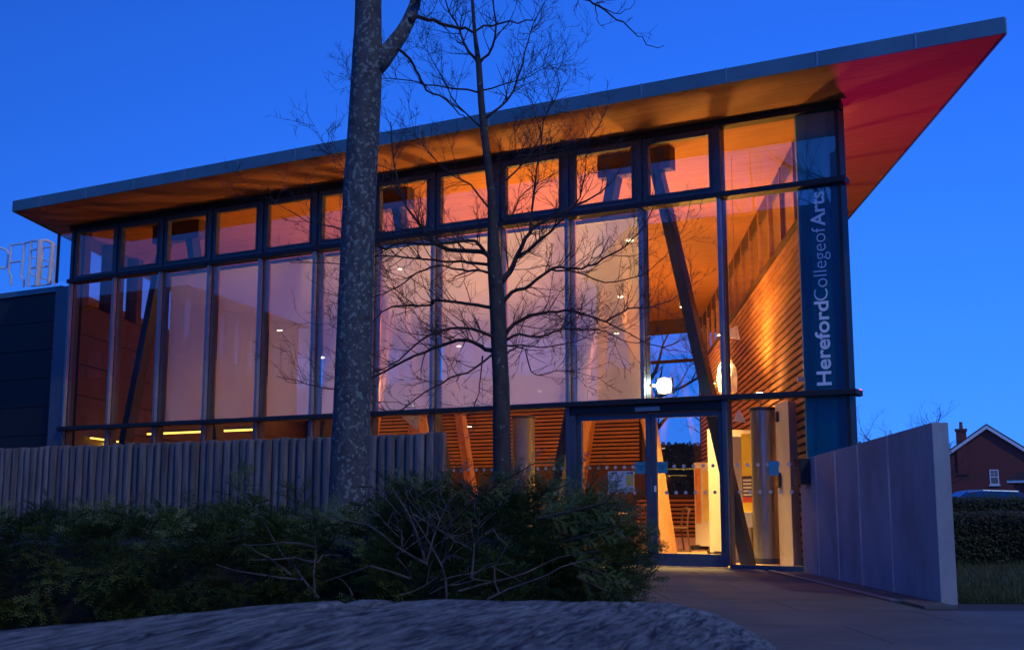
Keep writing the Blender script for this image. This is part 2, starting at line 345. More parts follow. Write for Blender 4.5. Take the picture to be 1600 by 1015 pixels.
# teal door stickers, fire-door sticker, poster
for x0, d in ((-0.255, dl), (0.085, dr)):
    s_ = bx('sticker', (x0, x0+0.16, 0.018, 0.022, 1.335, 1.50), M_sign, d)
    bx('print_line', (x0+0.01, x0+0.15, 0.0165, 0.0178, 1.435, 1.447), M_signd, d)
    bx('print_line', (x0+0.05, x0+0.11, 0.0165, 0.0178, 1.395, 1.410), M_signd, d)
st = bx('sticker', (1.735, 1.875, -0.006, -0.002, 1.28, 1.475), M_sign, B)
mb = MB()
for i in range(24):
    a0, a1 = 2*math.pi*i/24, 2*math.pi*(i+1)/24
    mb.quad(*[(1.805+r*math.cos(a), -0.0072, 1.395+r*math.sin(a)) for r, a in ((0.055, a0), (0.055, a1), (0.047, a1), (0.047, a0))])
mb.box(1.800, 1.810, -0.0074, -0.0065, 1.37, 1.43); mb.box(1.748, 1.862, -0.0074, -0.0065, 1.305, 1.312)
mb.build('print', mat('sticker_light', (0.12, 0.42, 0.55), 0.5), st)
po = bx('poster', (-0.69, -0.28, 0.016, 0.020, 1.075, 1.375), M_paper, dl)
pr = random.Random(3)
cols = [mat('print_a', (0.10, 0.05, 0.09), 0.7), mat('print_b', (0.36, 0.16, 0.14), 0.7), mat('print_c', (0.20, 0.20, 0.26), 0.7)]
for zc in (1.345, 1.10):
    for i in range(13):
        if pr.random() < 0.25: continue
        x = -0.68+0.03*i; h = pr.uniform(0.012, 0.045)
        bx('print_block', (x, x+pr.uniform(0.012, 0.028), 0.0148, 0.0158, zc-h/2, zc+h/2), pr.choice(cols), dl)
bx('print_block', (-0.40, -0.285, 0.0147, 0.0157, 1.16, 1.315), mat('print_yellow', (0.62, 0.46, 0.12), 0.7), dl)
for z, a, b in ((1.275, -0.66, -0.56), (1.275, -0.53, -0.43), (1.226, -0.66, -0.46), (1.203, -0.66, -0.525), (1.165, -0.66, -0.44)):
    bx('print_line', (a, b, 0.0148, 0.0158, z, z+(0.012 if z in (1.226, 1.203) else 0.006)), cols[2], dl)

# lettering on the corner glazing, reading upwards
def lettering(txt, size, offset, width):
    cu = bpy.data.curves.new('lettering', 'FONT'); cu.body = txt; cu.size = size; cu.offset = offset; cu.extrude = 0.0008
    to = bpy.data.objects.new('tmp', cu); COL.objects.link(to)
    dg = bpy.context.evaluated_depsgraph_get(); me = bpy.data.meshes.new_from_object(to.evaluated_get(dg))
    bpy.data.objects.remove(to); me.materials.clear(); me.materials.append(M_vinyl)
    xs = [v.co.x for v in me.vertices]; x0, x1 = min(xs), max(xs); k = width/(x1-x0)
    for v in me.vertices: v.co = ((v.co.x-x0)*k, v.co.y, v.co.z)
    return me
zc = 2.475
for txt, off, wd in (('Hereford', 0.0055, 1.15), ('Collegeof', -0.0035, 1.02), ('Arts', 0.0055, 0.49)):
    o = obj('lettering', lettering(txt, 0.275, off, wd), B)
    o.matrix_local = Matrix.Translation((2.635, -0.004, zc)) @ Matrix(((0, -1, 0, 0), (0, 0, -1, 0), (1, 0, 0, 0), (0, 0, 0, 1)))
    zc += wd+0.012

# right wall: teal spandrel end, slatted inside face, clerestory above
LW = 18.6
MB().prism([(2.264, 0.05), (XR-0.035, 0.05), (XR-0.035-0.05, 0.16), (2.264-0.05, 0.16)], 0.0, ZS-0.004).build('spandrel', M_teal, B)
bx('spandrel_band', (2.70, XR-0.04, 0.035, 0.049, 0.1, 6.29), M_teal2, B); bx('spandrel_band', (2.264, 2.40, 0.035, 0.049, 2.42, 5.2), M_teal2, B)
bx('spandrel_strip', (2.40, 2.412, 0.03, 0.048, 0.1, 6.2), mat('spandrel_edge', (0.05, 0.25, 0.30), 0.4), B)
rw = MB().prism([wl(2.31, 0.17, 0), wl(2.31, 0.17, 0, 0.42), wl(2.31, 0.17, LW, 0.42), wl(2.31, 0.17, LW)], 0.0, 4.86).build('right_wall', M_black, B)
MB().prism([wl(2.25, 0.17, 0), wl(2.25, 0.17, 0, 0.5), wl(2.25, 0.17, LW, 0.5), wl(2.25, 0.17, LW)], 4.862, 4.93).build('wall_capping', M_brown, rw)
PL = 1.5; SLW = 0.115
slat_me = MB().box(0.006, PL-0.006, -0.045, -0.005, 0.0, 0.068).mesh('slat', M_slat)
wang = math.atan2(WY, WX)
rest = MB()
for j in range(12):
    for i in range(42):
        z = 0.03+SLW*i; x, y = wl(2.31, 0.2, PL*j)
        if j < 7:
            o = obj('slat', slat_me, rw); o.matrix_local = Matrix.Translation((x, y, z)) @ Matrix.Rotation(wang, 4, 'Z') @ Matrix.Scale(-1, 4, (0, 1, 0))
        else: rest.box(0.006, PL-0.006, 0.005, 0.045, 0, 0.068, Matrix.Translation((x, y, z)) @ Matrix.Rotation(wang, 4, 'Z'))
o = rest.build('slats', M_slat, rw); o['kind'] = 'stuff'
for j in range(14):
    d = 0.1+1.4*j
    if d > LW: break
    q = [wl(2.42, 0.17, d), wl(2.42, 0.17, d, 0.09), wl(2.42, 0.17, d+0.05, 0.09), wl(2.42, 0.17, d+0.05)]
    MB().prism(q, 4.932, ZS-0.003).build('clerestory_post', M_slat, rw)
    if j < 13 and d+1.4 < LW:
        q = [wl(2.42, 0.17, d+0.052, 0.04), wl(2.42, 0.17, d+0.052, 0.052), wl(2.42, 0.17, d+1.398, 0.052), wl(2.42, 0.17, d+1.398, 0.04)]
        MB().prism(q, 4.932, ZS-0.3).build('pane', M_glass, rw)
        q = [wl(2.42, 0.17, d+0.052, 0.02), wl(2.42, 0.17, d+0.052, 0.08), wl(2.42, 0.17, d+1.398, 0.08), wl(2.42, 0.17, d+1.398, 0.02)]
        MB().prism(q, ZS-0.298, ZS-0.004).build('clerestory_head', M_brown, rw)
# left wall
lwall = MB().prism([wl(XL+0.02, 0.2, 0, -0.3), wl(XL+0.02, 0.2, 0), wl(XL+0.02, 0.2, LW), wl(XL+0.02, 0.2, LW, -0.3)], 0.0, 4.9).build('left_wall', M_black, B)
for j in range(8):
    for i in range(8):
        q = [wl(XL+0.025, 0.2, 2.3*j+0.006, 0), wl(XL+0.025, 0.2, 2.3*j+0.006, 0.03), wl(XL+0.025, 0.2, 2.3*j+2.294, 0.03), wl(XL+0.025, 0.2, 2.3*j+2.294, 0)]
        MB().prism(q, 0.61*i+0.008, 0.61*i+0.602).build('wall_panel', M_brown, lwall)
for j in range(14):
    d = 0.1+1.4*j
    if d+1.4 > LW: break
    q = [wl(XL, 0.2, d, -0.25), wl(XL, 0.2, d), wl(XL, 0.2, d+0.3, 0), wl(XL, 0.2, d+0.3, -0.25)]
    MB().prism(q, 4.902, ZS-0.003).build('clerestory_post', M_brown, lwall)
    q = [wl(XL, 0.2, d+0.302, -0.14), wl(XL, 0.2, d+0.302, -0.128), wl(XL, 0.2, d+1.398, -0.128), wl(XL, 0.2, d+1.398, -0.14)]
    MB().prism(q, 4.902, ZS-0.004).build('pane', M_glass, lwall)
# rear wall
YR = 17.0
rear = bx('rear_wall', (-20.4, -7.46, YR, YR+0.2, 0.0, 2.1), M_brown, B)
bx('rear_backing', (-20.4, -7.46, YR+0.03, YR+0.2, 2.102, 5.02), M_black, rear)
rslat = MB().box(0.03, 2.37, -0.01, 0.028, 0.0, 0.068).mesh('slat', M_slat)
for j in range(5):
    x0 = -7.48-2.44*(j+1)
    bx('slat_post', (x0-0.03, x0+0.025, YR-0.03, YR+0.028, 0.0, 5.02), M_brown, rear)
    for i in range(25):
        o = obj('slat', rslat, rear); o.location = (x0, YR, 2.13+SLW*i)
for j in range(9):
    x0 = -7.46-1.45*j
    bx('clerestory_post', (x0-0.05, x0, YR, YR+0.15, 5.022, ZS-0.003), M_brown, rear)
    bx('pane', (x0-1.398, x0-0.052, YR+0.07, YR+0.082, 5.022, ZS-0.004), M_glass, rear)
rwin = ring(MB(), -7.45, -5.55, 1.15, 6.05, 0.08, YR, YR+0.12).box(-7.36, -5.64, YR+0.01, YR+0.11, 5.10, 5.19).build('window', M_brown, B)
bx('pane', (-7.37, -5.63, YR+0.055, YR+0.067, 1.23, 5.10), M_glass, rwin); bx('pane', (-7.37, -5.63, YR+0.055, YR+0.067, 5.19, 5.97), M_glass, rwin)
bx('rear_lintel', (-7.45, -5.0, YR, YR+0.2, 6.052, ZS-0.003), M_brown, B)
bx('rear_pier', (-5.545, -4.6, YR, YR+0.2, 0.0, 6.05), M_plaster, B)
lowb = bx('window_bench', (-7.45, -5.55, YR-0.5, YR+0.15, 0.0, 1.148), M_black, B)
bs = MB().box(-7.44, -5.56, -0.02, 0.0, 0.0, 0.07).mesh('slat', M_slat)
for i in range(9):
    o = obj('slat', bs, lowb); o.location = (0, YR-0.502, 0.06+0.12*i)
# interior floor
struct(MB().prism([(-12.2, 0.2), (2.26, 0.2), (2.26-0.47*16.8, 17.0), (-12.2-0.47*16.8, 17.0)], -0.05, 0.03).build('hall_floor', M_floor, B))
# raking timber columns in pairs
def beam(p, q, w, d):
    p, q = Vector(p), Vector(q); t = (q-p); L_ = t.length; t.normalize(); y = Vector((0, 1, 0)); x = y.cross(t).normalized(); y = t.cross(x)
    M = Matrix(((x.x, y.x, t.x, p.x), (x.y, y.y, t.y, p.y), (x.z, y.z, t.z, p.z), (0, 0, 0, 1)))
    return MB().box(-w/2, w/2, -d/2, d/2, 0, L_, M)
for row, (o_, ph, hb, ht) in enumerate(((0.85, 0.53, 1.66, 0.36), (4.3, 2.5, 1.03, 0.14), (9.0, 4.6, 1.22, 0.12))):
    for k in range(3):
        c = -(ph+4.9*k)
        if row > 0 and k == 2: continue
        fr = bx('column_head', (c-0.62, c+0.62, o_-0.11, o_+0.11, 6.04, ZS-0.004), M_brown, B)
        for sg in (-1, 1):
            beam((c+sg*hb, o_, 0.0), (c+sg*ht, o_, 6.06), 0.16 if row == 0 else 0.19, 0.22).build('raking_column', M_glulam_shade if row == 0 else M_glulam, B)

# ------------------------------------------------------------------ lamps in the hall
def toB(p): return BMI @ Vector(p)
M_lampbody = mat('lamp_body', (0.25, 0.25, 0.26), 0.4, 0.5)
M_bulb = emis('lamp_glow', (1.0, 0.78, 0.45), 30.0)
PEND = 460.0
pend_lab = [((2.11, 21.07, 5.65), 'up and down lamp high behind the blind beside the entrance'),
            ((2.47, 26.87, 5.65), 'hanging lamp in mid hall behind the entrance blind'),
            ((2.87, 32.66, 5.65), 'hanging lamp deep in the hall, in line with the entrance'),
            ((-1.57, 35.26, 5.65), 'hanging lamp deep in the hall behind the young tree trunk'),
            ((-2.22, 23.66, 5.65), 'tall double lamp hanging by the clerestory beside the lichened trunk'),
            ((-6.27, 32.07, 5.65), 'hanging lamp in mid hall left of the lichened trunk'),
            ((-6.02, 37.98, 5.65), 'hanging lamp by the rear wall left of the lichened trunk')]
for (x, y, z), lab in pend_lab:
    t = tag(empty('pendant_lamp', (x, y, z)), lab, 'lamp', 'pendant lamps in the hall')
    MB().tube([(0, 0, 0.1), (0, 0, ZS-z-0.002)], 0.008, 6).build('rod', M_lampbody, t)
    MB().lathe([(0.03, 0.1), (0.075, 0.08), (0.08, 0.0), (0.08, -0.06)], 16).build('shade', M_lampbody, t)
    MB().lathe([(0.072, -0.061), (0.070, -0.075), (0.03, -0.085)], 16).build('bulb', M_bulb, t)
    lamp('lamp_light', 'SPOT', (0, 0, -0.1), PEND, WARM, t, 0.06, spot_size=R(150), spot_blend=0.5)
# wall-mounted uplighters that wash the ceiling
def uplight(p, e, lab, col=WARM, down=False, cone=155):
    t = tag(empty('uplighter', p), lab, 'lamp', 'uplighters in the hall')
    MB().lathe([(0.05, -0.08), (0.09, -0.04), (0.10, 0.02), (0.085, 0.02)], 16).build('bowl', M_lampbody, t)
    MB().lathe([(0.07, 0.021), (0.05, 0.03)], 14).build('bulb', M_bulb, t)
    MB().box(-0.01, 0.01, -0.01, 0.01, -0.3, -0.07).build('bracket', M_lampbody, t)
    l = lamp('lamp_light', 'SPOT', (0, 0, 0.05), e, col, t, 0.28, spot_size=R(cone), spot_blend=0.35)
    l.rotation_euler = (math.pi, 0, 0)
    if down: t.rotation_euler = (math.pi, 0, 0)
uplight(tuple(BM @ Vector((-0.2, 3.2, 2.9))), 1050, 'uplighter in the hall behind the double entrance door')
uplight(tuple(BM @ Vector((-3.4, 3.0, 2.9))), 1050, 'uplighter in the hall behind the young tree')
uplight(tuple(BM @ Vector((-7.2, 4.5, 2.9))), 260, 'uplighter in the hall beyond the lichened trunk')
uplight(tuple(BM @ Vector((-4.6, 10.5, 2.9))), 950, 'uplighter deep in the hall near the rear window')
uplight(tuple(BM @ Vector((-9.5, 10.5, 2.9))), 600, 'uplighter deep in the hall before the slatted rear wall')
# bulkhead lamp on the mullion above the door
t = tag(empty('bulkhead_lamp', tuple(BM @ Vector((0.0, 0.30, 2.62)))), 'bright white bulkhead lamp inside the glass above the entrance doors', 'lamp'); t.rotation_euler = (0, 0, BROT)
bx('housing', (-0.02, 0.22, 0.02, 0.09, -0.12, 0.12), M_lampbody, t, 0.01)
dm = MB().lathe([(0.115*math.sin(a), -0.115*math.cos(a)) for a in [0.02+1.53*i/8 for i in range(9)]], 20).build('diffuser', emis('lamp_white', (0.95, 1.0, 0.72), 30.0), t, smooth=True); dm.matrix_local = Matrix.Translation((0.10, 0.018, 0)) @ Matrix.Rotation(-math.pi/2, 4, 'X')
bx('bracket', (-0.10, -0.02, -0.16, 0.06, -0.02, 0.02), M_lampbody, t)
lamp('lamp_light', 'POINT', (0.07, -0.12, 0), 4, (0.9, 1.0, 0.62), t, 0.06)
# lamp on top of the right duct, washing the slats
def duct(p, r, h, lab):
    t = tag(empty('air_duct', p), lab, 'duct')
    MB().lathe([(r, 0.0), (r, h-0.06)], 36).build('perforated_drum', M_duct, t, smooth=False)
    MB().lathe([(r+0.012, h-0.058), (r+0.012, h-0.01), (r-0.05, h)], 36).build('cap', M_frame, t)
    MB().lathe([(r+0.012, 0.0), (r+0.012, 0.08)], 36).build('plinth', M_frame, t)
    return t
duct((3.79, 18.15, 0.03), 0.19, 2.32, 'grey perforated cylindrical air duct standing behind the corner glazing')
duct((0.20, 20.6, 0.03), 0.19, 2.38, 'grey perforated cylindrical air duct seen beside the young tree trunk')
uplight((3.93, 19.0, 2.62), 60, 'small lamp above the round duct washing the slatted wall', (1.0, 0.5, 0.1))
uplight((2.9, 19.9, 4.2), 2600, 'added unseen downlight above the white display boards', (1.0, 0.58, 0.15), True, 95)  # added downlight without a visible source, brightens hall floor and boards
# strip lights near the left end
M_strip = emis('strip_glow', (1.0, 0.55, 0.08), 4.0)
for (x0, x1, y, z, lab) in ((-13.2, -10.2, 3.0, 2.47, 'yellow strip light hanging across the hall above the fence'),):
    t = tag(empty('strip_light', tuple(BM @ Vector((x0, y, z))), BROT), lab, 'lamp')
    bx('housing', (0, x1-x0, -0.03, 0.03, 0.0, 0.05), M_lampbody, t); bx('tube', (0.01, x1-x0-0.01, -0.03, 0.03, -0.035, -0.001), M_strip, t)
    for xx in (0.3, x1-x0-0.3): MB().tube([(xx, 0, 0.05), (xx, 0, ZS-z-0.003)], 0.006, 5).build('wire', M_lampbody, t)
    lamp('lamp_light', 'AREA', (1.5, 0, -0.06), 6, (1.0, 0.5, 0.07), t, shape='RECTANGLE', size=2.6, size_y=0.05)
sw = tag(empty('wall_strip', tuple(BM @ Vector((*wl(XL+0.06, 0.2, 0.6, 0.05), 2.22))), BROT+math.atan2(WY, WX)), 'short sloping yellow strip light on the brown end wall', 'lamp')
bx('tube', (0, 2.2, -0.04, 0.0, 0, 0.025), M_strip, sw); bx('housing', (0, 2.2, -0.04, 0.02, 0.026, 0.05), M_lampbody, sw)
lamp('lamp_light', 'AREA', (1.1, -0.03, -0.03), 10, (1.0, 0.5, 0.05), sw, shape='RECTANGLE', size=2.0, size_y=0.04)
# red lamp outside the side wall, below the oversailing roof
t = tag(empty('red_floodlight', (4.79, 16.60, 2.45)), 'small red floodlight on the side wall lighting the roof underside', 'lamp')
bx('housing', (-0.07, 0.06, -0.06, 0.06, -0.08, 0.0), M_dark, t, 0.01); bx('bracket', (-0.36, -0.07, -0.02, 0.02, -0.06, -0.02), M_dark, t); bx('lens', (-0.05, 0.045, -0.05, 0.05, 0.001, 0.012), emis('red_glow', (1.0, 0.02, 0.06), 6.0), t)
l = lamp('lamp_light', 'SPOT', (0.0, 0.0, 0.07), 250, (1.0, 0.0, 0.6), t, 0.02, spot_size=R(150), spot_blend=0.2)
l.rotation_euler = (math.pi, 0, 0)

# ------------------------------------------------------------------ things in the hall
def paper(name, pts, faces, loc, lab):
    mb = MB(); mb.v = pts; mb.f = faces
    t = tag(empty(name, loc), lab, 'sculpture', 'white paper shapes hanging in the hall')
    mb.build('paper_body', M_white, t); MB().tube([(0, 0, max(p[2] for p in pts)-0.02), (0, 0, ZS-loc[2]-0.003)], 0.003, 4).build('wire', M_lampbody, t)
rr = random.Random(5)
n = 9; prof = [(0.03, -0.30), (0.16, -0.24), (0.19, 0.0), (0.17, 0.16), (0.08, 0.30)]
pts = []; 
for i, (r, z) in enumerate(prof):
    for j in range(n): q = 2*math.pi*(j+0.5*(i % 2))/n; k = rr.uniform(0.88, 1.08); pts.append((r*k*math.cos(q), r*k*math.sin(q), z+rr.uniform(-.02, .02)))
fc = []
for i in range(len(prof)-1):
    for j in range(n):
        a, b, c, d = i*n+j, i*n+(j+1) % n, (i+1)*n+(j+1) % n, (i+1)*n+j
        fc += [(a, b, d), (b, c, d)] if i % 2 else [(a, b, c), (a, c, d)]
fc += [tuple(reversed(range(n))), tuple((len(prof)-1)*n+j for j in range(n))]
paper('paper_lantern', pts, fc, tuple(at(1136, 591, 20.0)), 'large faceted white paper lantern hanging before the slatted wall')
tet = lambda a, b, c, d: ([a, b, c, d], [(0, 1, 2), (0, 2, 3), (0, 3, 1), (1, 3, 2)])
paper('paper_kite', *tet((-0.24, 0, -0.04), (0.15, -0.08, -0.13), (0.13, 0.05, 0.14), (0.02, 0.20, -0.02)), tuple(at(1141, 520, 20.0)), 'pointed white paper kite hanging above the faceted lantern')
paper('paper_kite', *tet((-0.10, -0.05, -0.08), (0.10, -0.08, -0.10), (0.02, 0.05, 0.13), (0.02, 0.2, -0.05)), tuple(at(1154, 650, 18.6)), 'small white paper kite hanging below the lower transom')
paper('paper_kite', *tet((-0.12, -0.05, 0.10), (0.25, -0.08, 0.05), (0.22, 0.05, -0.2), (0.02, 0.2, 0.05)), tuple(at(632, 654, 20.0)), 'white paper kite hanging behind the fence end')
# display boards
def board(p0, p1, z0, z1, th, lab, art=None):
    p0, p1 = Vector((*p0, 0)), Vector((*p1, 0)); d = p1-p0; L_ = d.length
    t = tag(empty('display_board', p0, math.atan2(d.y, d.x)), lab, 'board')
    bx('panel', (0, L_, 0, th, z0, z1), M_white, t, 0.006)
    for xx in (0.08, L_-0.08):
        bx('foot', (xx-0.03, xx+0.03, -0.22, 0.22+th, 0.055, z0+0.02), M_dark, t)
        for yy in (-0.18, 0.18+th): MB().lathe([(0.028, -0.012), (0.028, 0.012)], 12, (xx, yy, 0.057)).build('castor', M_dark, t)
    if art:
        for (a, b, c, e, m) in art: bx('artwork', (a, b, -0.012, -0.001, c, e), m, t)
    return t
M_art1 = mat('art_yellow', (0.80, 0.55, 0.06), 0.7, var=(0.85, 0.75, 0.35), scale=(9, 9, 4), detail=5)
M_art2 = mat('art_orange', (0.62, 0.20, 0.05), 0.7, var=(0.75, 0.45, 0.2), scale=(7, 7, 5), detail=5)
board((3.48, 21.3), (4.32, 21.55), 0.08, 2.22, 0.06, 'tall white board on castors nearest the raking column')
board((3.55, 23.6), (4.02, 23.1), 0.12, 1.72, 0.05, 'white display board hung with yellow and orange artwork', [(0.03, 0.16, 0.55, 1.6, M_art2), (0.22, 0.40, 0.6, 1.55, M_art1), (0.47, 0.6, 0.9, 1.6, M_paper)])
# reception desk, panel behind, banner, door leaf
t = tag(empty('reception_desk', (3.42, 18.55, 0.03), R(-8)), 'white reception desk with tan front behind the corner glass', 'desk')
bx('front_panel', (-0.17, 0.22, 0, 0.5, 0, 0.52), mat('tan_laminate', (0.55, 0.44, 0.30), 0.5), t); bx('desk_top', (-0.19, 0.24, -0.03, 0.53, 0.523, 0.75), M_white, t, 0.006)
t = tag(empty('grey_screen', (3.45, 19.4, 0.03), R(-6)), 'tall grey screen standing behind the reception desk', 'screen')
bx('panel', (-0.05, 0.26, 0, 0.05, 0.1, 1.95), mat('grey_fabric', (0.40, 0.40, 0.42), 0.8), t); bx('foot', (-0.05, 0.26, -0.15, 0.2, 0, 0.098), M_dark, t)
t = tag(empty('pull_up_banner', (3.63, 18.62, 0.03), R(-62)), 'narrow yellow pull-up banner beside the round duct', 'banner')
bx('base', (-0.14, 0.14, -0.08, 0.08, 0, 0.07), M_steel, t); bx('sheet', (-0.13, 0.13, -0.004, 0.004, 0.07, 1.95), mat('banner_yellow', (0.80, 0.55, 0.04), 0.6), t)
bx('printed_band', (-0.131, 0.131, -0.006, 0.006, 0.98, 1.30), mat('banner_dark', (0.05, 0.03, 0.06), 0.6), t); bx('red_band', (-0.131, 0.131, -0.006, 0.006, 0.90, 0.978), mat('banner_red', (0.6, 0.05, 0.03), 0.6), t)
for i in range(5): bx('print_block', (-0.11, 0.09, -0.0078, -0.0062, 1.0+0.055*i, 1.03+0.055*i), M_white, t)
t = tag(empty('door_leaf', (3.914, 17.0, 0.03)), 'pale open door leaf with black handle beside the round duct', 'door')
MB().prism([(0, 0), (0.16, 0.2), (0.10, 0.8), (-0.056, 0.6)], 0, 2.32).build('leaf', M_plaster, t, bevel=0.004); bx('handle', (-0.075, -0.05, 0.40, 0.52, 1.10, 1.32), M_dark, t, 0.006); bx('hinge', (-0.075, -0.05, 0.42, 0.5, 2.05, 2.2), M_dark, t)
# chairs and tables
M_wood = mat('chair_wood', (0.10, 0.055, 0.03), 0.5, var=(0.14, 0.075, 0.04), scale=(8, 8, 8))
def make_chair():
    t = empty('wooden_chair')
    bx('seat', (-0.21, 0.21, -0.21, 0.21, 0.43, 0.465), M_wood, t, 0.008)
    for x in (-0.18, 0.18):
        MB().tube([(x, -0.18, 0.43), (x, -0.21, 0.0)], 0.017, 6).build('leg', M_wood, t)
        MB().tube([(x, 0.25, 0.0), (x, 0.19, 0.44), (x, 0.24, 0.82)], [0.018, 0.02, 0.016], 6).build('leg', M_wood, t)
        MB().tube([(x, -0.21, 0.03), (x, 0.25, 0.03)], 0.014, 6).build('runner', M_wood, t)
    MB().tube([(-0.2, 0.235, 0.78), (0, 0.26, 0.80), (0.2, 0.235, 0.78)], 0.035, 8).build('backrest', M_wood, t)
    return t
ch = make_chair()
spots = [((3.05, 22.9), -80, 'dark wooden chair beside the white display board'), ((2.72, 23.2), 100, 'dark wooden chair back to the raking column behind the door'),
         ((2.05, 21.8), 60, 'dark wooden chair pushed up to the round cafe table'), ((1.35, 22.6), -70, 'dark wooden chair on the far side of the round cafe table')]
for i, (p, a, lab) in enumerate(spots):
    o = ch if i == 0 else copy_tree(ch)
    o.location = (*p, 0.03); o.rotation_euler = (0, 0, R(a)); tag(o, lab, 'chair', 'wooden chairs in the hall')
t = tag(empty('cafe_table', (1.75, 22.3, 0.03)), 'round wooden cafe table seen through the left door leaf', 'table')
MB().lathe([(0.36, 0.70), (0.37, 0.715), (0.36, 0.73)], 28).build('table_top', M_floor, t); MB().lathe([(0.03, 0.02), (0.03, 0.70)], 12).build('leg', M_wood, t); MB().lathe([(0.24, 0.0), (0.22, 0.02)], 24).build('base', M_dark, t)
t = tag(empty('cafe_counter', tuple(BM @ Vector((-9.5, 12.5, 0.03))), BROT), 'long pale cafe counter before the slatted rear wall', 'counter')
bx('front_panel', (-3.0, 3.0, 0, 0.7, 0, 0.95), mat('counter_front', (0.34, 0.26, 0.17), 0.6), t); bx('counter_top', (-3.05, 3.05, -0.05, 0.75, 0.952, 1.0), M_floor, t)
t = tag(empty('security_camera', tuple(BM @ Vector((2.12, 0.5, 2.62)))), 'small white security camera on the slatted wall above the lower transom', 'camera')
bx('body', (-0.09, 0.05, -0.035, 0.035, -0.03, 0.04), M_white, t, 0.008); bx('bracket', (0.0, 0.2, -0.012, 0.012, 0.041, 0.06), M_white, t)

# ------------------------------------------------------------------ dark clad annex with roof access rails
A = tag(empty('clad_annex', (BX, BY, 0), BROT), 'low annex clad in dark horizontal panels beside the glass front', 'building')
MB().prism([(-26, 0.22), (-12.80, 0.22), (-12.80-0.47*9, 9.2), (-26, 9.2)], 0, 5.12).build('wall', M_black, A)
for j in range(4):
    for i in range(9):
        x1 = -12.80-3.3*j
        bx('cladding_panel', (x1-3.292, x1-0.004, 0.18, 0.219, 0.575*i-0.02, 0.575*i+0.547), M_clad, A, 0.004)
MB().prism([(-26, 0.14), (-12.78, 0.14), (-12.78-0.47*9.2, 9.3), (-26, 9.3)], 5.16, 5.27).build('roof_coping', M_zinc, A)
t = tag(empty('roof_access_rail', tuple(at(60, 445, 25.2))), 'white galvanised roof access guard rails on the dark annex', 'railing')
o0 = at(60, 445, 25.2)
def rail(pp, r, Y=25.2, nm='rail'): MB().tube([at(x, y, Y+dy)-o0 for x, y, dy in pp], r*1.7, 8).build(nm, M_steel, t)
rail([(62.8, 376, 0), (58, 447, 0)], 0.034, nm='post'); rail([(82.5, 380, .15), (77, 444, .15)], 0.030, nm='post'); rail([(49, 376.5, .3), (43.5, 447, .3)], 0.016, nm='post')
rail([(62.8, 376, 0), (72, 375.5, .07), (83, 380, .15)], 0.022); rail([(62.8, 376, 0), (49, 376.5, .3)], 0.016); rail([(89.5, 384, .5), (85.5, 445, .5)], 0.014, nm='post')
rail([(38.6, 380, .6), (33, 432, .6), (37, 438, .6), (36.5, 448, .6)], 0.017, nm='post'); rail([(17.3, 384, .8), (14, 426, .8), (17.5, 431, .8), (17, 445, .8)], 0.017, nm='post')
rail([(16.5, 383, .8), (38.6, 380, .6), (49, 377, .3)], 0.014); rail([(16, 410, .8), (34, 407.5, .6)], 0.014); rail([(45.5, 419, .3), (86, 415, .5)], 0.012); rail([(48, 391, .3), (60, 389, 0)], 0.012)
rail([(49, 447, .3), (77, 444, .15)], 0.012); rail([(67.5, 387, .9), (64, 432, .9)], 0.014, nm='post'); rail([(67.5, 387, .9), (89, 385, .5)], 0.012)
rail([(-12, 386, 1), (4, 388, 1), (11.5, 392, 1), (13.5, 398, 1), (11, 416, 1), (7, 419, 1), (-12, 416, 1)], 0.016)
rail([(47, 423, 1), (47, 405, 1), (51, 402, 1), (86, 411, 1)], 0.010); rail([(47, 423, 1), (50, 429, 1), (83, 440, 1)], 0.010)

# ------------------------------------------------------------------ timber post fence
F = tag(empty('timber_fence', (BX, BY, 0), BROT), 'weathered fence of upright rounded timber posts before the glass front', 'fence')
fr = random.Random(11)
def post_mesh(rad, top, seed):
    rg = random.Random(seed); k = 14; mb = MB()
    ring_ = [((rad*(1+rg.uniform(-.05, .05)))*math.cos(2*math.pi*j/k), rad*1.1*(1+rg.uniform(-.05, .05))*math.sin(2*math.pi*j/k)) for j in range(k)]
    levels = [(0, 1.02), (top*.5, 1.0), (top-0.02, 0.985), (top-0.006, 0.94), (top, 0.80)]
    for z, s in levels: mb.v += [(x*s, y*s, z) for x, y in ring_]
    for i in range(4):
        for j in range(k): mb.f.append((i*k+j, i*k+(j+1) % k, (i+1)*k+(j+1) % k, (i+1)*k+j))
    mb.f += [tuple(range(4*k, 5*k)), tuple(reversed(range(k)))]
    me = mb.mesh('fence_post', M_post); me.polygons.foreach_set('use_smooth', [i < 2*k for i in range(len(me.polygons))]); return me
pm = [post_mesh(0.079, 1.88+d, i) for i, d in enumerate((-0.012, -0.004, 0.004, 0.012))]
x = -2.47
for i in range(70):
    o = obj('fence_post', fr.choice(pm), F); o.location = (x, -2.0+fr.uniform(-0.02, 0.02), 0); o.rotation_euler = (fr.uniform(-.006, .006), fr.uniform(-.006, .006), R(fr.uniform(0, 360)))
    x -= 0.163
bx('end_board', (-2.47+0.075, -2.47+0.215, -2.03, -1.93, 0, 1.885), M_post, F, 0.006)

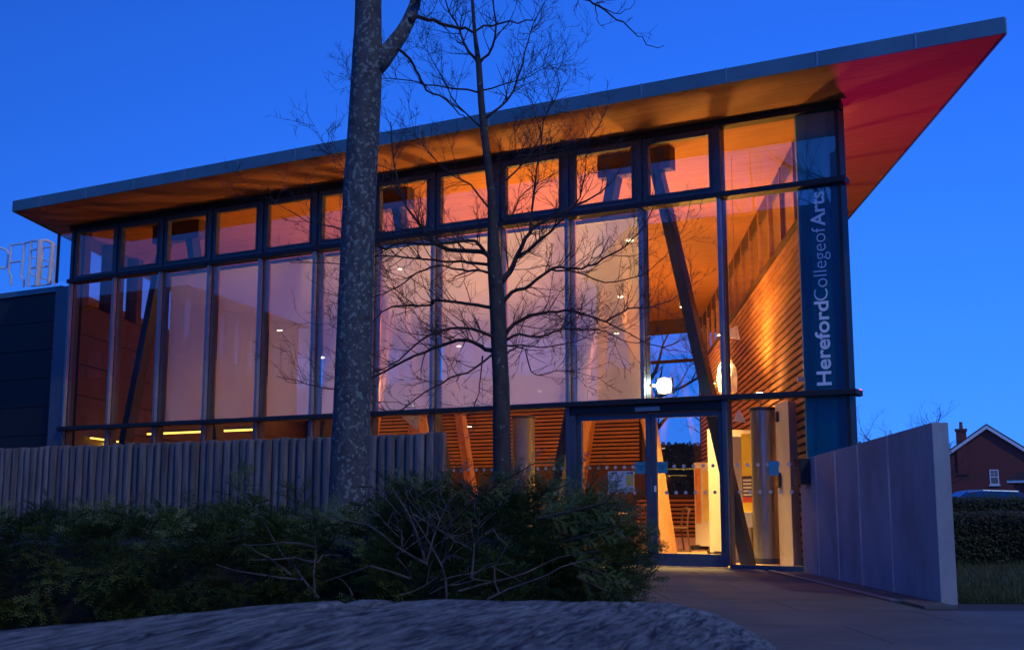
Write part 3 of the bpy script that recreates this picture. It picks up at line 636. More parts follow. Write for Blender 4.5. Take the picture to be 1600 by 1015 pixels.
# ------------------------------------------------------------------ concrete entrance wall
CW = tag(empty('concrete_wall', (3.76, 10.77, 0)), 'bare concrete wall of tall panels leading from the entrance glazing', 'wall')
wa, wb = Vector((3.76, 10.77)), Vector((3.80, 15.95)); wd_ = (wb-wa); WL = wd_.length; wu = wd_.normalized(); wn_ = Vector((wu.y, -wu.x))
ds = [0.0, 1.33, 2.42, 3.38, 4.32, WL]
zt = lambda d: 1.60-0.135*d/WL
for a, b in zip(ds[:-1], ds[1:]):
    a0, b0 = a+(0.0 if a == 0 else 0.014), b-(0.0 if b == WL else 0.014)
    q = [wu*a0, wu*a0+wn_*0.15, wu*b0+wn_*0.15, wu*b0]
    MB().prism([(p.x, p.y) for p in q], -0.02, [zt(a0), zt(a0), zt(b0), zt(b0)]).build('panel', M_conc, CW, bevel=0.008)
for d in ds[1:-1]:
    q = [wu*(d-0.024)-wn_*0.004, wu*(d-0.024)+wn_*0.154, wu*(d+0.024)+wn_*0.154, wu*(d+0.024)-wn_*0.004]
    MB().prism([(p.x, p.y) for p in q], 0.0, zt(d)-0.012).build('joint_strip', M_joint, CW)
lbp = wa+wu*4.75
t = tag(empty('letter_box', (lbp.x-0.002, lbp.y, 1.14), math.atan2(wu.y, wu.x)), 'black box fixed to the building end of the concrete wall', 'box')
bx('body', (-0.16, 0.16, 0.0, 0.13, 0.0, 0.30), M_dark, t, 0.008); bx('lid', (-0.165, 0.165, -0.0, 0.145, 0.302, 0.325), M_dark, t, 0.006); bx('plate', (-0.08, 0.08, 0.131, 0.136, 0.20, 0.23), M_frame, t)
dr_ = struct(bx('drain_channel', (3.36, 3.46, 10.9, 16.1, 0.0, 0.030), M_frame))
for k in range(26): bx('drain_grate', (3.375, 3.445, 10.95+0.2*k, 11.13+0.2*k, 0.0301, 0.036), M_cap, dr_)
t = tag(empty('steel_post', (5.98, 21.3, 0)), 'slim steel lamp post just beyond the corner of the glass front', 'post')
MB().tube([(0, 0, 0), (0, 0, 2.64)], 0.028, 12).build('shaft', M_steel, t); MB().lathe([(0.036, 2.64), (0.036, 2.70), (0.02, 2.72)], 12).build('cap', M_dark, t); MB().lathe([(0.08, 0), (0.08, 0.02), (0.03, 0.03)], 12).build('base', M_dark, t)

# ------------------------------------------------------------------ trees
import numpy as np
TR = random.Random(21)
def grow(mb, p, d, L_, r, lvl, rng, up=0.25, n=3, seg=4):
    pts = [p]; rad = [r]; q = p.copy(); v = d.normalized()
    for i in range(seg):
        v = (v+Vector((rng.gauss(0, .18), rng.gauss(0, .18), rng.gauss(0, .14)+up*0.35))).normalized()
        q = q+v*(L_/seg); pts.append(q.copy()); rad.append(r*(1-0.72*(i+1)/seg))
    mb.tube(pts, rad, n, cap=False)
    if lvl > 0:
        for k in range(rng.randint(2, 4)):
            f = rng.uniform(0.25, 0.95); i = min(int(f*seg), seg-1); a = pts[i].lerp(pts[i+1], f*seg-i)
            ax = Vector((rng.gauss(0, 1), rng.gauss(0, 1), rng.gauss(0, 1))); t = (pts[i+1]-pts[i]).normalized()
            s = (ax-ax.dot(t)*t).normalized()
            grow(mb, a, t*0.75+s*0.75+Vector((0, 0, 0.1)), L_*rng.uniform(0.35, 0.6), max(rad[i]*0.62, 0.0026), lvl-1, rng, up, 3, 3)
def limb(mb, pix, Y, r0, r1, rng, dy=0.0, dens=13, tw=0.62, lvl=2, n=6):
    k = len(pix); pts = [at(x, y, Y+dy*i/(k-1)) for i, (x, y) in enumerate(pix)]
    # Catmull-Rom smoothing
    sm = []
    for i in range(k-1):
        p0, p1, p2, p3 = pts[max(i-1, 0)], pts[i], pts[i+1], pts[min(i+2, k-1)]
        for t in (0.0, 0.33, 0.66):
            sm.append(0.5*((2*p1)+(p2-p0)*t+(2*p0-5*p1+4*p2-p3)*t*t+(3*p1-p0-3*p2+p3)*t**3))
    sm.append(pts[-1])
    N_ = len(sm); rad = [r0+(r1-r0)*(i/(N_-1))**0.75 for i in range(N_)]
    sm = [p+Vector((rng.gauss(0, .006), rng.gauss(0, .02), rng.gauss(0, .006))) if 0 < i else p for i, p in enumerate(sm)]
    mb.tube(sm, rad, n, cap=True)
    tot = sum((sm[i+1]-sm[i]).length for i in range(N_-1)); c = int(dens*tot)
    for _ in range(c):
        f = rng.uniform(0.12, 1.0)*(N_-1); i = min(int(f), N_-2); a = sm[i].lerp(sm[i+1], f-i)
        t = (sm[i+1]-sm[i]).normalized(); ax = Vector((rng.gauss(0, 1), rng.gauss(0, .8), rng.gauss(0.5, 1))); s = (ax-ax.dot(t)*t).normalized()
        grow(mb, a, t*0.8+s*0.8, tw*rng.uniform(0.35, 1.0), max(.0036, min(rad[i]*0.6, 0.0075))*rng.uniform(.8, 1.1), lvl, rng)
    return sm
# young tree before the entrance
YT = 13.0
T1 = tag(empty('young_tree', at(786, 912, YT)*1), 'young bare tree with many spreading twiggy branches before the blinds', 'tree')
T1.location.z = 0
def to_local(mb, o): mb.v = [(x-o.location.x, y-o.location.y, z-o.location.z) for x, y, z in mb.v]
tm = MB()
tp = [(787, 916), (786, 770), (784, 680), (783, 600), (779, 520), (777, 470), (772, 410), (770, 350), (768, 300), (757, 210), (752, 160), (748, 100), (742, 55), (735, -40), (728, -150)]
tr = [.125, .105, .098, .092, .088, .088, .078, .058, .048, .043, .038, .034, .022, .015, .008]
tm.tube([at(x, y, YT) for x, y in tp], tr, 12); to_local(tm, T1); tm.build('trunk', M_bark2, T1, smooth=True)
cm = MB()
LM = [([(769, 408), (752, 393), (698, 390), (672, 373), (652, 347), (628, 308), (616, 255), (610, 190)], .034, .006, .5),
      ([(768, 410), (750, 384), (732, 375), (690, 380), (622, 381), (598, 388), (537, 359), (480, 345), (420, 308)], .026, .004, -.6),
      ([(767, 414), (730, 410), (698, 408), (632, 403), (598, 399), (530, 412), (452, 409)], .020, .004, .8),
      ([(769, 428), (752, 423), (721, 423), (682, 414), (650, 426), (616, 452), (560, 470), (500, 455)], .018, .003, -.9),
      ([(772, 480), (730, 475), (680, 470), (672, 476), (622, 478), (598, 488), (555, 525), (510, 505)], .022, .004, .4),
      ([(774, 529), (752, 519), (726, 512), (693, 516), (658, 531), (622, 562), (588, 580), (560, 600)], .022, .005, -.5),
      ([(774, 549), (758, 546), (739, 534), (715, 531), (676, 544), (632, 564), (580, 590), (525, 608), (480, 600), (432, 588)], .030, .004, .3),
      ([(772, 551), (741, 575), (704, 592), (665, 612), (643, 629), (620, 642), (585, 636), (580, 610)], .014, .003, -.7),
      ([(754, 556), (752, 590), (745, 622), (730, 655)], .010, .003, .2),
      ([(784, 440), (795, 425), (808, 399), (828, 364), (845, 347), (900, 323), (940, 300), (972, 262)], .040, .005, .5),
      ([(828, 364), (834, 303), (841, 260), (850, 190), (871, 145), (872, 110)], .017, .003, .4),
      ([(808, 401), (838, 381), (871, 351), (905, 310), (915, 255), (912, 205)], .020, .003, -.6),
      ([(786, 472), (800, 457), (830, 444), (862, 420), (900, 420), (930, 412), (967, 389), (996, 366), (1020, 325), (1024, 270)], .024, .004, -.4),
      ([(862, 421), (900, 425), (945, 440), (1000, 430), (1040, 400), (1075, 345)], .012, .003, .5),
      ([(786, 527), (802, 508), (828, 492), (871, 486), (900, 486), (947, 503), (968, 514), (1012, 537), (1060, 548)], .026, .004, .3),
      ([(947, 503), (983, 483), (1020, 479), (1060, 462), (1090, 438)], .013, .003, .3),
      ([(786, 533), (812, 523), (849, 525), (871, 516), (900, 514), (945, 517), (985, 535), (1020, 528)], .018, .003, -.6),
      ([(788, 540), (828, 540), (845, 542), (900, 534), (930, 520), (965, 527)], .012, .003, .6),
      ([(788, 556), (802, 545), (821, 547), (830, 581), (850, 586), (880, 578), (940, 590)], .012, .003, .7),
      ([(748, 101), (726, 69), (712, 33), (697, 7), (690, -50)], .020, .006, .4),
      ([(748, 101), (770, 72), (774, 36), (770, 0), (775, -60)], .018, .006, -.4),
      ([(759, 185), (792, 156), (817, 101), (828, 54), (835, 33), (860, -10)], .017, .004, .5),
      ([(755, 141), (806, 127), (842, 112), (897, 91)], .010, .002, -.6),
      ([(749, 145), (683, 134), (640, 127), (596, 123), (560, 135)], .012, .003, .7),
      ([(753, 200), (715, 165), (690, 120), (670, 85), (655, 60)], .012, .003, .6),
      ([(768, 300), (810, 265), (842, 217), (835, 175), (821, 140)], .014, .003, .4),
      ([(768, 330), (735, 290), (700, 270), (668, 235), (640, 205)], .014, .003, -.5),
      ([(766, 290), (800, 250), (850, 240), (905, 225), (945, 195)], .012, .003, -.4),
      ([(770, 370), (800, 335), (820, 300), (870, 270), (930, 235)], .012, .003, .6),
      ([(628, 308), (600, 290), (560, 285), (515, 235), (483, 182)], .010, .002, .3)]
for pix, r0, r1, dy in LM: limb(cm, pix, YT, r0, r1, TR, dy*1.2)
to_local(cm, T1); cm.build('crown', M_twig, T1)
# lichened trunk nearer the camera
YB = 10.0
T2 = tag(empty('lichened_tree', (at(545, 950, YB).x, YB, 0)), 'tall smooth grey trunk blotched with pale lichen', 'tree')
tm = MB()
tp = [(541, 960), (544, 790), (547, 700), (551, 600), (556, 450), (562, 300), (570, 170), (574, 90), (575, 40), (576, -40), (579, -250), (582, -500)]
tr = [.185, .165, .158, .152, .147, .142, .137, .132, .118, .112, .09, .05]
pp = [at(x, y, YB) for x, y in tp]; P2 = []; R2 = []
for i in range(len(pp)-1):
    for k in range(6):
        P2.append(pp[i].lerp(pp[i+1], k/6)); R2.append((tr[i]+(tr[i+1]-tr[i])*k/6)*(1+TR.uniform(-.012, .012)))
tm.tube(P2, R2, 28)
for c, a in ((at(590, 95, YB-.03), .07), (at(588, 60, YB-.03), .05)): pass
to_local(tm, T2); tm.build('trunk', M_bark, T2, smooth=True)
lm = MB()
b1 = [at(x, y, YB+dy) for x, y, dy in [(575, 118, 0), (598, 92, 0), (612, 74, .02), (628, 52, .05), (638, 34, .08), (648, 8, .12), (655, -25, .2), (670, -120, .5), (690, -260, 1)]]
lm.tube(b1, [.09, .085, .074, .064, .058, .05, .046, .03, .01], 14); to_local(lm, T2); lm.build('limb', M_bark, T2, smooth=True)
cm = MB()
for pix, r0, r1, dy in [([(640, 30), (660, 28), (690, 36), (720, 43), (738, 51), (755, 42), (795, 35), (832, 30)], .022, .006, .6),
                        ([(616, 74), (640, 94), (655, 118), (668, 142), (697, 156), (712, 172), (728, 185)], .016, .005, .5),
                        ([(872, -70), (910, -5), (935, 10), (965, 30), (990, 50), (1010, 68), (1037, 74)], .012, .003, .3),
                        ([(935, 8), (960, 20), (985, 12), (992, 0)], .006, .002, .2), ([(930, 8), (935, 30), (944, 44)], .005, .002, .1)]:
    limb(cm, pix, YB, r0, r1, TR, dy, dens=3.5, tw=0.28, lvl=1)
for k in range(16):
    a = pp[-1].lerp(pp[-3], TR.random()); grow(cm, a, Vector((TR.gauss(0, 1), TR.gauss(0, 1), 0.8)), TR.uniform(1.0, 2.2), .03, 3, TR, n=5)
limb(cm, [(650, 0), (720, -70), (800, -110), (872, -70)], YB, .03, .012, TR, 0.0, dens=2, tw=.3, lvl=1)
to_local(cm, T2); cm.build('crown', M_twig, T2)
# distant bare trees
def bare_tree(p, h, seed, lab, name='bare_tree', spread=0.5, m=None, group='bare trees around the site', lv=4):
    rng = random.Random(seed); t = tag(empty(name, p), lab, 'tree', group)
    tk = MB(); pts = [Vector((0, 0, 0))]; 
    for i in range(5): pts.append(pts[-1]+Vector((rng.gauss(0, .02)*h*.3, rng.gauss(0, .02)*h*.3, h*0.13)))
    tk.tube(pts, [h*.022*(1-.13*i) for i in range(6)], 10); tk.build('trunk', m or M_bark2, t, smooth=True)
    cr = MB()
    for k in range(13):
        a = pts[2].lerp(pts[5], rng.uniform(0.1, 1.0)); az = rng.uniform(0, 6.28)
        grow(cr, a, Vector((math.cos(az)*spread*1.4, math.sin(az)*spread*1.4, rng.uniform(.4, 1.2))), h*rng.uniform(.3, .5), h*.009, lv, rng, n=4)
    cr.build('crown', m or M_twig, t); return t
M_redtwig = mat('red_twig', (0.16, 0.055, 0.07), 0.8); M_paletwig = mat('pale_twig', (0.30, 0.26, 0.28), 0.8)
bare_tree((19.0, 60, 0), 5.3, 3, 'reddish twiggy tree rising over the concrete wall', m=M_redtwig, spread=.9)
bare_tree((16.4, 57, 0), 4.4, 4, 'pale twiggy bush beside the slim steel post', name='bare_bush', m=M_paletwig, spread=.9)
bare_tree((21.4, 62, 0), 5.0, 13, 'dark bare tree behind the middle of the concrete wall', spread=.9)
bare_tree((27.6, 80, 0), 7.0, 5, 'bare tree between the concrete wall end and the chimney', spread=.6)
bare_tree((4.6, 42, 0), 8.5, 8, 'bare tree outside the rear window of the hall', spread=.9)
bare_tree((9.5, 46, 0), 8.0, 9, 'bare tree outside the clerestory of the slatted wall', spread=.9)
bare_tree((5.5, -9, 0), 8.5, 10, 'bare tree across the path mirrored in the corner glass', spread=1.0, lv=3)
bare_tree((-3.5, -11, 0), 9.0, 12, 'bare tree across the path mirrored in the middle glazing', spread=1.0, lv=3)

# ------------------------------------------------------------------ yew hedge
def spray_template(seed, L_=0.22):
    rng = random.Random(seed); q = []
    def twig(p, d, nrm, l, nn):
        for i in range(nn):
            f = (i+0.5)/nn; a = p+d*(l*f)+Vector((0, 0, -0.25*l*f*f)); s = d.cross(nrm).normalized()
            for sg in (-1, 1):
                ln = 0.024*(1.0-0.45*abs(2*f-1)**2)*rng.uniform(.8, 1.15)
                v = (d*0.75+s*sg*0.85+nrm*rng.uniform(-.25, .35)).normalized()
                wv = v.cross(nrm).normalized()*0.0021
                q.append((a, a+v*ln*.5+wv, a+v*ln, a+v*ln*.5-wv))
        s = d.cross(nrm).normalized()*0.0018; e = p+d*l+Vector((0, 0, -0.25*l)); m_ = p+d*(l*.5)+Vector((0, 0, -0.0625*l))
        q.append((p-s, m_-s*.8, e, m_+s*.8))
    x, n_ = Vector((1, 0, 0)), Vector((0, 0, 1))
    twig(Vector((0, 0, 0)), x, n_, L_, 18)
    for k in range(5):
        f = 0.12+0.16*k; sg = 1 if k % 2 else -1
        d = (x*0.8+Vector((0, sg*0.7, rng.uniform(-.1, .25)))).normalized()
        twig(x*(L_*f)+Vector((0, 0, -.25*L_*f*f)), d, n_, L_*rng.uniform(.35, .6)*(1-.4*f), 9)
    return np.array([[tuple(v) for v in f] for f in q], dtype=np.float64).reshape(-1, 3)
TEMPL = [spray_template(s) for s in range(4)]
def scatter(name, m, parent, placements):
    chunks = []
    for (p, d, roll, sc_) in placements:
        d = d.normalized(); a = d.cross(Vector((0, 0, 1)))
        if a.length < .05: a = Vector((0, 1, 0))
        a.normalize(); n_ = a.cross(d)
        Mx = Matrix((d, -a, n_)).transposed() @ Matrix.Rotation(roll, 3, 'X')
        T = TEMPL[TR.randrange(4)]
        chunks.append((T*sc_) @ np.array(Mx).T + np.array(p))
    V = np.concatenate(chunks); nf = len(V)//4
    me = bpy.data.meshes.new(name); me.vertices.add(len(V)); me.vertices.foreach_set('co', V.ravel())
    me.loops.add(nf*4); me.loops.foreach_set('vertex_index', np.arange(nf*4, dtype=np.int32))
    me.polygons.add(nf); me.polygons.foreach_set('loop_start', np.arange(0, nf*4, 4, dtype=np.int32)); me.update(); me.validate()
    me.materials.append(m)
    return obj(name, me, parent)
def hz(x, y): return 0.035*noise.noise(Vector((x*1.7, y*1.7, 3)))+0.02*noise.noise(Vector((x*6, y*6, 1)))
HG = tag(empty('yew_hedge', (-2.2, 6.2, 0)), 'dark clipped yew hedge running before the timber fence', 'hedge')
core = MB(); nx, ny = 60, 12
def hedge_core(mb, x0, x1, y0, y1, zt, nx, ny, amp=.05):
    b = len(mb.v)
    for i in range(nx+1):
        for (yy, zz) in ((y0, 0), (y0-.02, zt*.5), (y0, zt*.85), (y0+.12, zt), ((y0+y1)/2, zt), (y1-.1, zt), (y1, zt*.8), (y1, 0)):
            x = x0+(x1-x0)*i/nx
            mb.v.append((x, yy+amp*noise.noise(Vector((x*3, zz*4, yy))), max(0, zz+amp*noise.noise(Vector((x*2.5, yy*3, 7))))))
    for i in range(nx):
        for j in range(7): mb.f.append((b+i*8+j, b+(i+1)*8+j, b+(i+1)*8+j+1, b+i*8+j+1))
    mb.f += [tuple(b+j for j in range(8)), tuple(b+nx*8+j for j in reversed(range(8)))]
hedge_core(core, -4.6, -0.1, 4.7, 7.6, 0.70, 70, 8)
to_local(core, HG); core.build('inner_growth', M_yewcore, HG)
pl = []
for _ in range(2600):
    x = TR.uniform(-4.4, 0.15)
    if TR.random() < 0.62:
        z = TR.uniform(0.12, 0.78); y = 4.72+hz(x, z)+0.1*max(0, (z-.6)/.2); d = Vector((TR.gauss(0, .6), -TR.uniform(.5, 1.1), TR.gauss(.35, .45)))
    else:
        y = 4.7+2.8*TR.random()**1.6; z = 0.70+hz(x, y)*1.2; d = Vector((TR.gauss(0, .7), TR.gauss(-.35, .5), TR.uniform(.25, .8)))
    pl.append((Vector((x, y, z))-HG.location, d, TR.gauss(0, .5), TR.uniform(.65, 1.15)))
for k in range(26):                      # the upright shoot against the fence
    f = k/25; base = at(372, 800, 6.6).lerp(at(383, 738, 6.6), f); d = Vector((TR.gauss(0, .8), TR.gauss(0, .5), .5+f))
    pl.append((base-HG.location, d, TR.gauss(0, .6), .75*(1-.5*f)))
for k in range(8):
    f = k/7; pl.append((at(290-6*f, 800, 6.0).lerp(at(280, 775, 6.0), f)-HG.location, Vector((TR.gauss(0, .6), 0, .6)), TR.gauss(0, .6), .5*(1-.4*f)))
scatter('foliage', M_yew, HG, pl)
# overgrown yew bush by the path
BU = tag(empty('yew_bush', (0.02, 4.55, 0)), 'overgrown yew bush with loose sprays beside the path', 'bush')
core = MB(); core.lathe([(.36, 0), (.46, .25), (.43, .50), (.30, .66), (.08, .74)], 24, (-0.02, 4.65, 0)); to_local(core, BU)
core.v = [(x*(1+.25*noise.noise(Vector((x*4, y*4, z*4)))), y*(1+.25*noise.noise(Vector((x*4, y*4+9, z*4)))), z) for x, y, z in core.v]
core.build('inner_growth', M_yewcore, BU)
pl = []
for _ in range(1150):
    az = TR.uniform(math.pi*0.95, math.pi*2.05) if TR.random() < .8 else TR.uniform(0, 6.28); f = TR.random()**.8
    z = .06+.78*f; rr_ = (.45 if z < .5 else .45-.36*(z-.5))*TR.uniform(.75, 1.03)
    p = Vector((-0.02+rr_*math.cos(az), 4.65+rr_*math.sin(az)*.9, z)); d = Vector((math.cos(az)+TR.gauss(.15, .4), math.sin(az)*.7+TR.gauss(0, .4), TR.gauss(.25+.5*f, .35)))
    qx, qy = 800+1898*p.x/p.y, 793-1898*(p.z-H)/p.y
    if qx > 945: continue
    if qx > 860 and qy < 790+(qx-860)*.35: continue
    pl.append((p-BU.location, d, TR.gauss(0, .5), TR.uniform(.65, 1.2)))
stems = MB()
def shoot(pix, Y, n, sc0):
    ps = [at(x, y, Y) for x, y in pix]; stems.tube(ps, [.006-.004*i/(len(ps)-1) for i in range(len(ps))], 5)
    for k in range(n):
        f = k/(n-1)*(len(ps)-1); i = min(int(f), len(ps)-2); a = ps[i].lerp(ps[i+1], f-i); t_ = (ps[i+1]-ps[i]).normalized(); s_ = Vector((0, 1, 0)).cross(t_)*(1 if k % 2 else -1)
        pl.append((a-BU.location, t_*.9+s_*.55+Vector((0, TR.gauss(0, .4), 0)), TR.gauss(0, .5)+1.2, sc0*TR.uniform(.55, .9)))
shoot([(690, 830), (735, 785), (775, 757), (838, 722)], 4.2, 16, .6)
shoot([(840, 810), (905, 795), (945, 785), (965, 765)], 4.1, 12, .55)
shoot([(880, 800), (915, 770), (935, 742)], 4.4, 9, .55); shoot([(800, 810), (850, 770), (900, 752)], 4.5, 10, .55)
shoot([(860, 850), (920, 835), (965, 822)], 4.2, 9, .55); shoot([(890, 880), (940, 895), (972, 920)], 4.2, 9, .5); shoot([(900, 900), (945, 922), (988, 936)], 4.2, 8, .45)
shoot([(640, 830), (675, 790), (700, 765)], 4.4, 9, .5)
scatter('foliage', M_yew, BU, pl); to_local(stems, BU); o = stems.build('shoots', M_twig, BU); o['kind'] = 'stuff'
dead = MB()
DT = [[(498, 935), (472, 901), (444, 869), (411, 812)], [(472, 904), (401, 895), (337, 881)], [(493, 932), (494, 855), (485, 809)], [(493, 878), (461, 872), (392, 874)],
      [(493, 853), (444, 845), (378, 851)], [(553, 935), (547, 918), (524, 900)], [(665, 881), (616, 849), (579, 820), (507, 806), (458, 809)], [(639, 901), (579, 885), (507, 908)],
      [(457, 897), (418, 869), (389, 851)], [(668, 875), (645, 812), (616, 769), (596, 766)], [(665, 872), (671, 797)], [(662, 860), (632, 785), (648, 755)], [(493, 880), (515, 865), (535, 868)],
      [(640, 905), (622, 870), (628, 832), (610, 815)], [(700, 935), (690, 880), (660, 830), (640, 790)], [(720, 920), (800, 900), (850, 880), (890, 865), (940, 860)], [(760, 935), (830, 905), (880, 885), (930, 872)],
      [(735, 900), (742, 850), (735, 810)], [(780, 925), (770, 885), (790, 850), (770, 825)], [(640, 800), (690, 830), (740, 860)], [(668, 875), (690, 800), (720, 765)]]
for pix in DT:
    Y = 4.05+TR.uniform(-.12, .12); ps = [at(x, y, Y+TR.uniform(-.05, .05)) for x, y in pix]
    q = []
    for i in range(len(ps)-1):
        for t_ in (0, .5): q.append(ps[i].lerp(ps[i+1], t_)+Vector((TR.gauss(0, .004), TR.gauss(0, .01), TR.gauss(0, .004))))
    q.append(ps[-1]); dead.tube(q, [.0040*(1-.65*i/(len(q)-1)) for i in range(len(q))], 5)
for k in range(26):
    a = at(TR.uniform(610, 760), TR.uniform(800, 930), TR.uniform(4.0, 4.3)); grow(dead, a, Vector((TR.gauss(-.3, .8), TR.gauss(-.2, .4), TR.uniform(.1, 1.2))), TR.uniform(.1, .28), .0025, 1, TR, up=0.05)
to_local(dead, BU); dead.build('dead_branches', M_dead, BU)

# ------------------------------------------------------------------ weathered timber slab in the foreground
def logmat():
    m = bpy.data.materials.new('weathered_timber'); m.use_nodes = True; N = m.node_tree.nodes; L = m.node_tree.links; b = N['Principled BSDF']; b.inputs['Roughness'].default_value = 0.85
    tc = N.new('ShaderNodeTexCoord'); mr = N.new('ShaderNodeMapping'); mr.inputs['Rotation'].default_value = (0, 0, R(-75)); L.new(tc.outputs['Object'], mr.inputs[0]); mp = N.new('ShaderNodeMapping'); mp.inputs['Scale'].default_value = (11, 95, 40); L.new(mr.outputs[0], mp.inputs[0])
    nz = N.new('ShaderNodeTexNoise'); nz.inputs['Scale'].default_value = 1; nz.inputs['Detail'].default_value = 10; nz.inputs['Roughness'].default_value = 0.72; nz.inputs['Distortion'].default_value = 1.2; L.new(mp.outputs[0], nz.inputs['Vector'])
    n2 = N.new('ShaderNodeTexNoise'); n2.inputs['Scale'].default_value = 6; n2.inputs['Detail'].default_value = 6; L.new(tc.outputs['Object'], n2.inputs['Vector'])
    cr = N.new('ShaderNodeValToRGB'); e = cr.color_ramp.elements; e[0].position = .40; e[0].color = (.022, .021, .021, 1); e[1].position = .60; e[1].color = (.50, .52, .47, 1)
    L.new(nz.outputs[0], cr.inputs[0]); mx = N.new('ShaderNodeMixRGB'); mx.blend_type = 'MULTIPLY'; mx.inputs[0].default_value = .7
    c2 = N.new('ShaderNodeValToRGB'); c2.color_ramp.elements[0].position = .3; c2.color_ramp.elements[0].color = (.45, .45, .47, 1); c2.color_ramp.elements[1].position = .7
    L.new(n2.outputs[0], c2.inputs[0]); L.new(cr.outputs[0], mx.inputs[1]); L.new(c2.outputs[0], mx.inputs[2]); L.new(mx.outputs[0], b.inputs['Base Color'])
    bp = N.new('ShaderNodeBump'); bp.inputs['Strength'].default_value = 1.0; bp.inputs['Distance'].default_value = .012; L.new(nz.outputs[0], bp.inputs['Height']); L.new(bp.outputs[0], b.inputs['Normal']); return m
lg = MB(); NX, NY = 300, 150
LX0, LX1, LY0 = -1.15, 0.36, 0.35
def yb(x):
    pts_ = [(-1.2, .55), (-.75, .92), (-.5, 1.20), (-.36, 1.40), (-.25, 1.53), (-.1, 1.60), (.1, 1.60), (.24, 1.56), (.34, 1.46)]
    for (a, ya), (b_, yb_) in zip(pts_[:-1], pts_[1:]):
        if x <= b_: return ya+(yb_-ya)*(x-a)/(b_-a)
    return 1.46
cs, sn = math.cos(R(75)), math.sin(R(75))
for i in range(NX+1):
    x = LX0+(LX1-LX0)*i/NX; Yb = yb(x)
    for j in range(NY+1):
        f = j/NY; y = LY0+(Yb-LY0)*f
        tx = max(0, (x-.15)/.205); ty = max(0, (y-(Yb-.10))/.10)
        u, v = x*cs+y*sn, -x*sn+y*cs
        g = noise.noise(Vector((u*2.5, v*30, 0)))*.0022+noise.noise(Vector((x*3, y*3, 2)))*.008
        ck = abs(noise.noise(Vector((u*1.1, v*7, 11)))); g -= .014*max(0, 1-ck/.03)*max(0, min(1, .25+2.2*noise.noise(Vector((x*2.3+4, y*2.3, 8)))))
        z = .729+g-.10*tx**2.4-.055*ty**2.5
        lg.v.append((x, y, z))
for i in range(NX):
    for j in range(NY): a = i*(NY+1)+j; lg.f.append((a, a+NY+1, a+NY+2, a+1))
edge = [i*(NY+1)+NY for i in range(NX+1)]+[NX*(NY+1)+j for j in range(NY-1, -1, -1)]+[i*(NY+1) for i in range(NX-1, -1, -1)]+[j for j in range(1, NY)]
b0 = len(lg.v); n_ = len(edge)
for e in edge: x, y, z = lg.v[e]; lg.v.append((x*1.0, y, 0.38))
for k in range(n_): lg.f.append((edge[k], b0+k, b0+(k+1) % n_, edge[(k+1) % n_]))
lg.f.append(tuple(b0+k for k in range(n_)))
LG = tag(empty('timber_bench', (-.35, .95, 0)), 'weathered grey timber slab bench with open grain and cracks', 'bench')
to_local(lg, LG); lg.build('slab', logmat(), LG, smooth=True)
for xx in (-.45, .35): bx('leg', (xx-.1, xx+.1, -.25, .25, 0, .40), M_post, LG)

# ------------------------------------------------------------------ beyond the wall: verge, hedge, house, car
gm = MB()
for _ in range(15000):
    y = 10.95+8*TR.random()**1.4; x = 3.97+TR.random()*(y*.45-3.6); h = TR.uniform(.04, .13); a = TR.uniform(0, 3.14); c_, s_ = math.cos(a)*.004, math.sin(a)*.004; lx, ly = TR.gauss(0, .03), TR.gauss(0, .03)
    b = len(gm.v); gm.v += [(x-c_, y-s_, .01), (x+c_, y+s_, .01), (x+lx, y+ly, h)]; gm.f.append((b, b+1, b+2))
o = gm.build('grass', M_grass); o['kind'] = 'stuff'; o['label'] = 'short rough grass beside the concrete wall'; o['category'] = 'grass'
def leaf_hedge(name, x0, x1, y0, y1, h, n, lab, seed, ls=.03):
    rng = random.Random(seed); t = tag(empty(name, ((x0+x1)/2, (y0+y1)/2, 0)), lab, 'hedge', 'clipped hedges by the road')
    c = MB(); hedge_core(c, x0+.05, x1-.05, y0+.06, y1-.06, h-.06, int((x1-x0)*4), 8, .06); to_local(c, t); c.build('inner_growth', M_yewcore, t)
    lf = MB()
    for _ in range(n):
        x = rng.uniform(x0, x1)
        if rng.random() < .7: z = rng.uniform(.02, h); y = y0+.06*noise.noise(Vector((x*3, z*4, 1)))+rng.uniform(-.04, .05)
        else: y = rng.uniform(y0, y1); z = h+.05*noise.noise(Vector((x*2, y*3, 4)))+rng.uniform(-.06, .03)
        d = Vector((rng.gauss(0, 1), rng.gauss(0, 1), rng.gauss(0, 1))).normalized(); e = d.orthogonal().normalized()*ls*.4; d *= ls; p = Vector((x, y, z))
        lf.quad(p-d*.5, p+e, p+d*.5, p-e)
    to_local(lf, t); lf.build('foliage', M_leaf, t)
leaf_hedge('hedge', 5.6, 12.5, 18.2, 19.6, .76, 16000, 'dark clipped hedge between the grass and the road', 31, .05)
leaf_hedge('hedge', 12.5, 17.6, 38.0, 39.5, 1.15, 3000, 'brown hedge below the brick gable beyond the road verge', 32, .10)
leaf_hedge('hedge', -22, 22, -8.2, -6.8, 2.3, 6000, 'tall hedge across the path mirrored in the lower glazing', 33, .10)
BK = tag(empty('opposite_block', tuple(BM @ Vector((-69, -32, 0))), BROT), 'large three storey block across the path mirrored in the glazing', 'building')
bx('wall', (-26, 26, -12, 0, 0, 12.4), M_brown, BK)
mb = MB(); mb.v = [(-26.6, .6, 12.41), (26.6, .6, 12.41), (26.6, -12.6, 12.41), (-26.6, -12.6, 12.41), (-22, -6, 14.6), (22, -6, 14.6)]; mb.f = [(0, 1, 2, 3), (0, 4, 5, 1), (1, 5, 2), (2, 5, 4, 3), (3, 4, 0)]; mb.build('roof', M_red_roof, BK)
